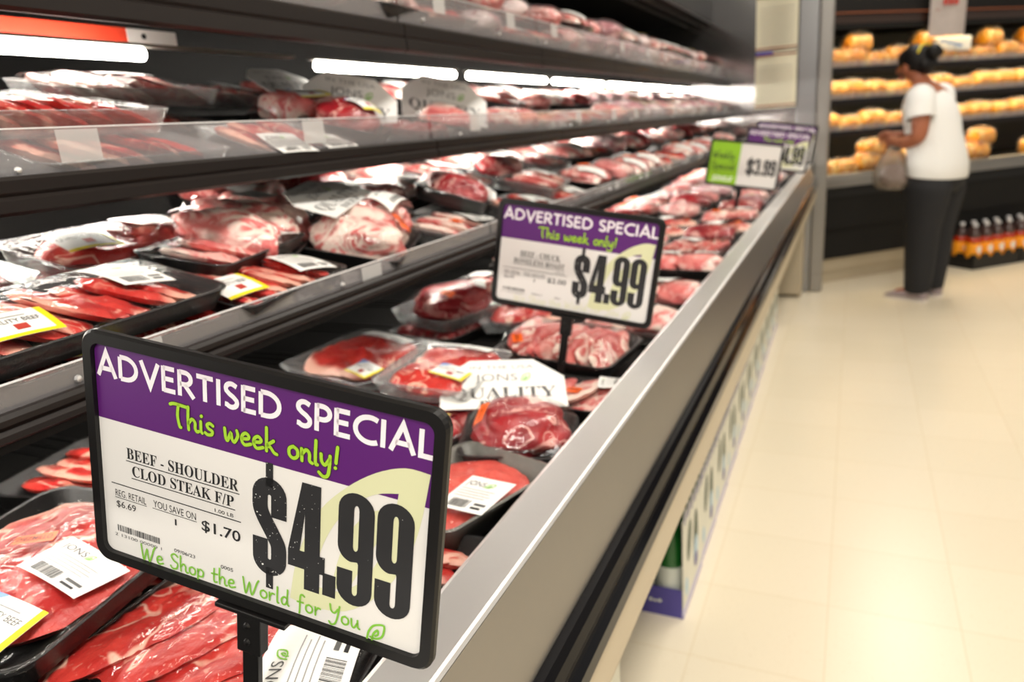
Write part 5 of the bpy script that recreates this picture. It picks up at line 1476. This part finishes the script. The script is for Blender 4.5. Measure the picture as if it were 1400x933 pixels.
# hair: cap of hair and a bun
b = MB()
vs, fs, _ = lump_geo(0.105, 0.097, 0.088, 1.0, 0.06, 3, 2.0); b.add(vs, fs, M['hair'], Matrix.Translation(pp(0.155, 0, 1.502)) @ FR @ Matrix.Rotation(R(-12), 4, 'Y'))
vs, fs, _ = lump_geo(0.050, 0.055, 0.045, 4.0, 0.16, 3, 2.0); b.add(vs, fs, M['hair'], Matrix.Translation(pp(0.055, 0.0, 1.535)) @ FR)
vs, fs, _ = lump_geo(0.060, 0.075, 0.055, 5.0, 0.10, 3, 2.0); b.add(vs, fs, M['hair'], Matrix.Translation(pp(0.095, 0.0, 1.465)) @ FR)
b.build('hair', body, True)
b = MB(); 
for i in range(16):
    a0, a1 = R(20 + 140 * i / 16), R(20 + 140 * (i + 1) / 16)
    b.tube(pp(0.105 + 0.0 * i, 0.09 * math.cos(a0), 1.505 + 0.085 * math.sin(a0)), pp(0.105, 0.09 * math.cos(a1), 1.505 + 0.085 * math.sin(a1)), 0.006, M['yellow'], 8)
b.build('hair_band', body, True)['label'] = 'yellow hair band'
# T-shirt
b = MB(); NR = 40
spine = [(-0.030, 0.792, .158, .185), (-0.030, 0.80, .163, .19), (-0.025, 0.87, .166, .19), (-0.010, 0.96, .162, .182), (0.012, 1.05, .154, .178), (0.034, 1.14, .152, .180), (0.052, 1.21, .142, .182), (0.066, 1.265, .120, .175), (0.080, 1.305, .092, .140), (0.094, 1.335, .068, .088), (0.104, 1.352, .058, .062)]
rings = []
for k, (f0, z, rf, rl) in enumerate(spine):
    ring = []
    for i in range(NR):
        a = 2 * math.pi * i / NR
        w_ = 1 + (0.035 * noise.noise(Vector((math.cos(a) * 2.2, math.sin(a) * 2.2, z * 9))) + 0.012 * math.sin(a * 6 + z * 14)) * (1 if k < 7 else 0.2)
        ring.append(pp(f0 + rf * w_ * math.cos(a), rl * w_ * math.sin(a), z + (0.012 * math.cos(a) if k < 2 else 0) - (0.02 * math.cos(a) if k > 8 else 0)))
    rings.append(ring)
b.loops(rings, M['shirt'], False, True)
for s_, pts in ((1, ((0.045, 0.12, 1.275, .082), (0.030, 0.160, 1.262, .086), (0.010, 0.185, 1.215, .084), (-0.004, 0.198, 1.150, .080))), (-1, ((0.055, -0.12, 1.275, .082), (0.07, -0.155, 1.262, .086), (0.092, -0.178, 1.215, .082), (0.116, -0.19, 1.155, .078)))):
    P_ = [pp(q[0], q[1], q[2]) for q in pts]; rg_ = []
    for k, q in enumerate(pts):
        d_ = (P_[min(k + 1, 3)] - P_[max(k - 1, 0)]).normalized(); u_ = d_.cross(fv).normalized(); v_ = d_.cross(u_)
        rg_.append([P_[k] + (u_ * math.cos(2 * math.pi * i / 24) + v_ * math.sin(2 * math.pi * i / 24)) * q[3] for i in range(24)])
    b.loops(rg_, M['shirt'], True, False)
sh_ = b.build('t_shirt', body, True); sh_['label'] = 'loose white T-shirt'
# trousers
b = MB()
def hose(pts, seg=28):
    b.loops([[pp(f0 + rf * math.cos(2 * math.pi * i / seg), l0 + rl * math.sin(2 * math.pi * i / seg), z + 0.006 * math.sin(4 * math.pi * i / seg + z * 20)) for i in range(seg)] for f0, l0, z, rf, rl in pts], M['pants'])
hose([(-0.02, 0, 0.92, .12, .14), (-0.025, 0, 0.86, .142, .165), (-0.03, 0, 0.80, .150, .176), (-0.03, 0, 0.74, .148, .174), (-0.028, 0, 0.69, .12, .15)])
for s in (1, -1):
    hose([(-0.03, s * .080, 0.80, .135, .095), (-0.026, s * .084, 0.70, .138, .098), (-0.018, s * .086, 0.58, .122, .092), (-0.012, s * .086, 0.46, .106, .084), (-0.014, s * .085, 0.32, .098, .080), (-0.012, s * .083, 0.18, .088, .074), (-0.010, s * .082, 0.075, .080, .066), (-0.010, s * .082, 0.060, .078, .064)])
tr_ = b.build('trousers', body, True); tr_['label'] = 'black trousers'
for s in (1, -1):
    b = MB()
    foot = [(-0.075, .030), (-0.04, .036), (0.03, .037), (0.10, .044), (0.15, .043), (0.185, .026)]
    top = [0.075, 0.085, 0.078, 0.055, 0.042, 0.026]
    rings = []; rs2 = []
    for (f_, hw), tz in zip(foot, top):
        rings.append([pp(f_, s * 0.088 + hw * math.cos(a), 0.012 + (tz - 0.012) * (0.5 + 0.5 * math.sin(a)) if math.sin(a) > -0.9 else 0.012) for a in np.linspace(0, 2 * math.pi, 16, endpoint=False)])
        rs2.append([pp(f_ * 1.04, s * 0.088 + (hw + 0.003) * math.cos(a), 0.0 if math.sin(a) < 0 else 0.016) for a in np.linspace(0.2, 2 * math.pi + 0.2, 16, endpoint=False)])
    b.loops(rings, M['shoe']); sh2 = b.build('shoe', body, True)
    b = MB(); b.loops(rs2, M['sole']); b.build('sole', sh2)['label'] = 'white rubber sole'
# carrier bag hanging from the near hand
bg = empty('carrier_bag', pp(0.20, 0.11, 1.01)); tag(bg, 'translucent grey plastic carrier bag hanging from the person\'s hand', 'bag')
b = MB(); rings = []
inv = Matrix.Translation(-pp(0.20, 0.11, 1.01))
for k, (z, rx, ry) in enumerate(((1.025, 0.018, 0.012), (0.96, 0.05, 0.03), (0.90, 0.085, 0.055), (0.83, 0.115, 0.075), (0.77, 0.125, 0.085), (0.73, 0.11, 0.075), (0.715, 0.06, 0.04))):
    ring = []
    for i in range(28):
        a = 2 * math.pi * i / 28
        n_ = 1 + 0.12 * noise.noise(Vector((math.cos(a) * 3, math.sin(a) * 3, z * 9))) + 0.06 * math.sin(a * 7 + z * 20)
        ring.append(inv @ pp(0.185 + rx * n_ * math.cos(a), 0.125 + ry * n_ * math.sin(a), z))
    rings.append(ring)
b.loops(rings, M['bagfilm']); b.build('bag_film', bg, True)
for s in (1, -1):
    b = MB(); b.tube(inv @ pp(0.185 + s * 0.02, 0.115, 1.0), inv @ pp(0.225 + s * 0.004, 0.106, 1.03), 0.005, M['bagfilm'], 8); b.build('handle', bg, True)
vs, fs, _ = lump_geo(0.085, 0.055, 0.07, 8, 0.3, 2); b = MB(); b.add(vs, fs, mat('bag_contents', lin(150, 120, 120), 0.6, var=0.3, vscale=30), inv @ Matrix.Translation(pp(0.185, 0.115, 0.80)) @ FR)
b.build('contents', bg, True)
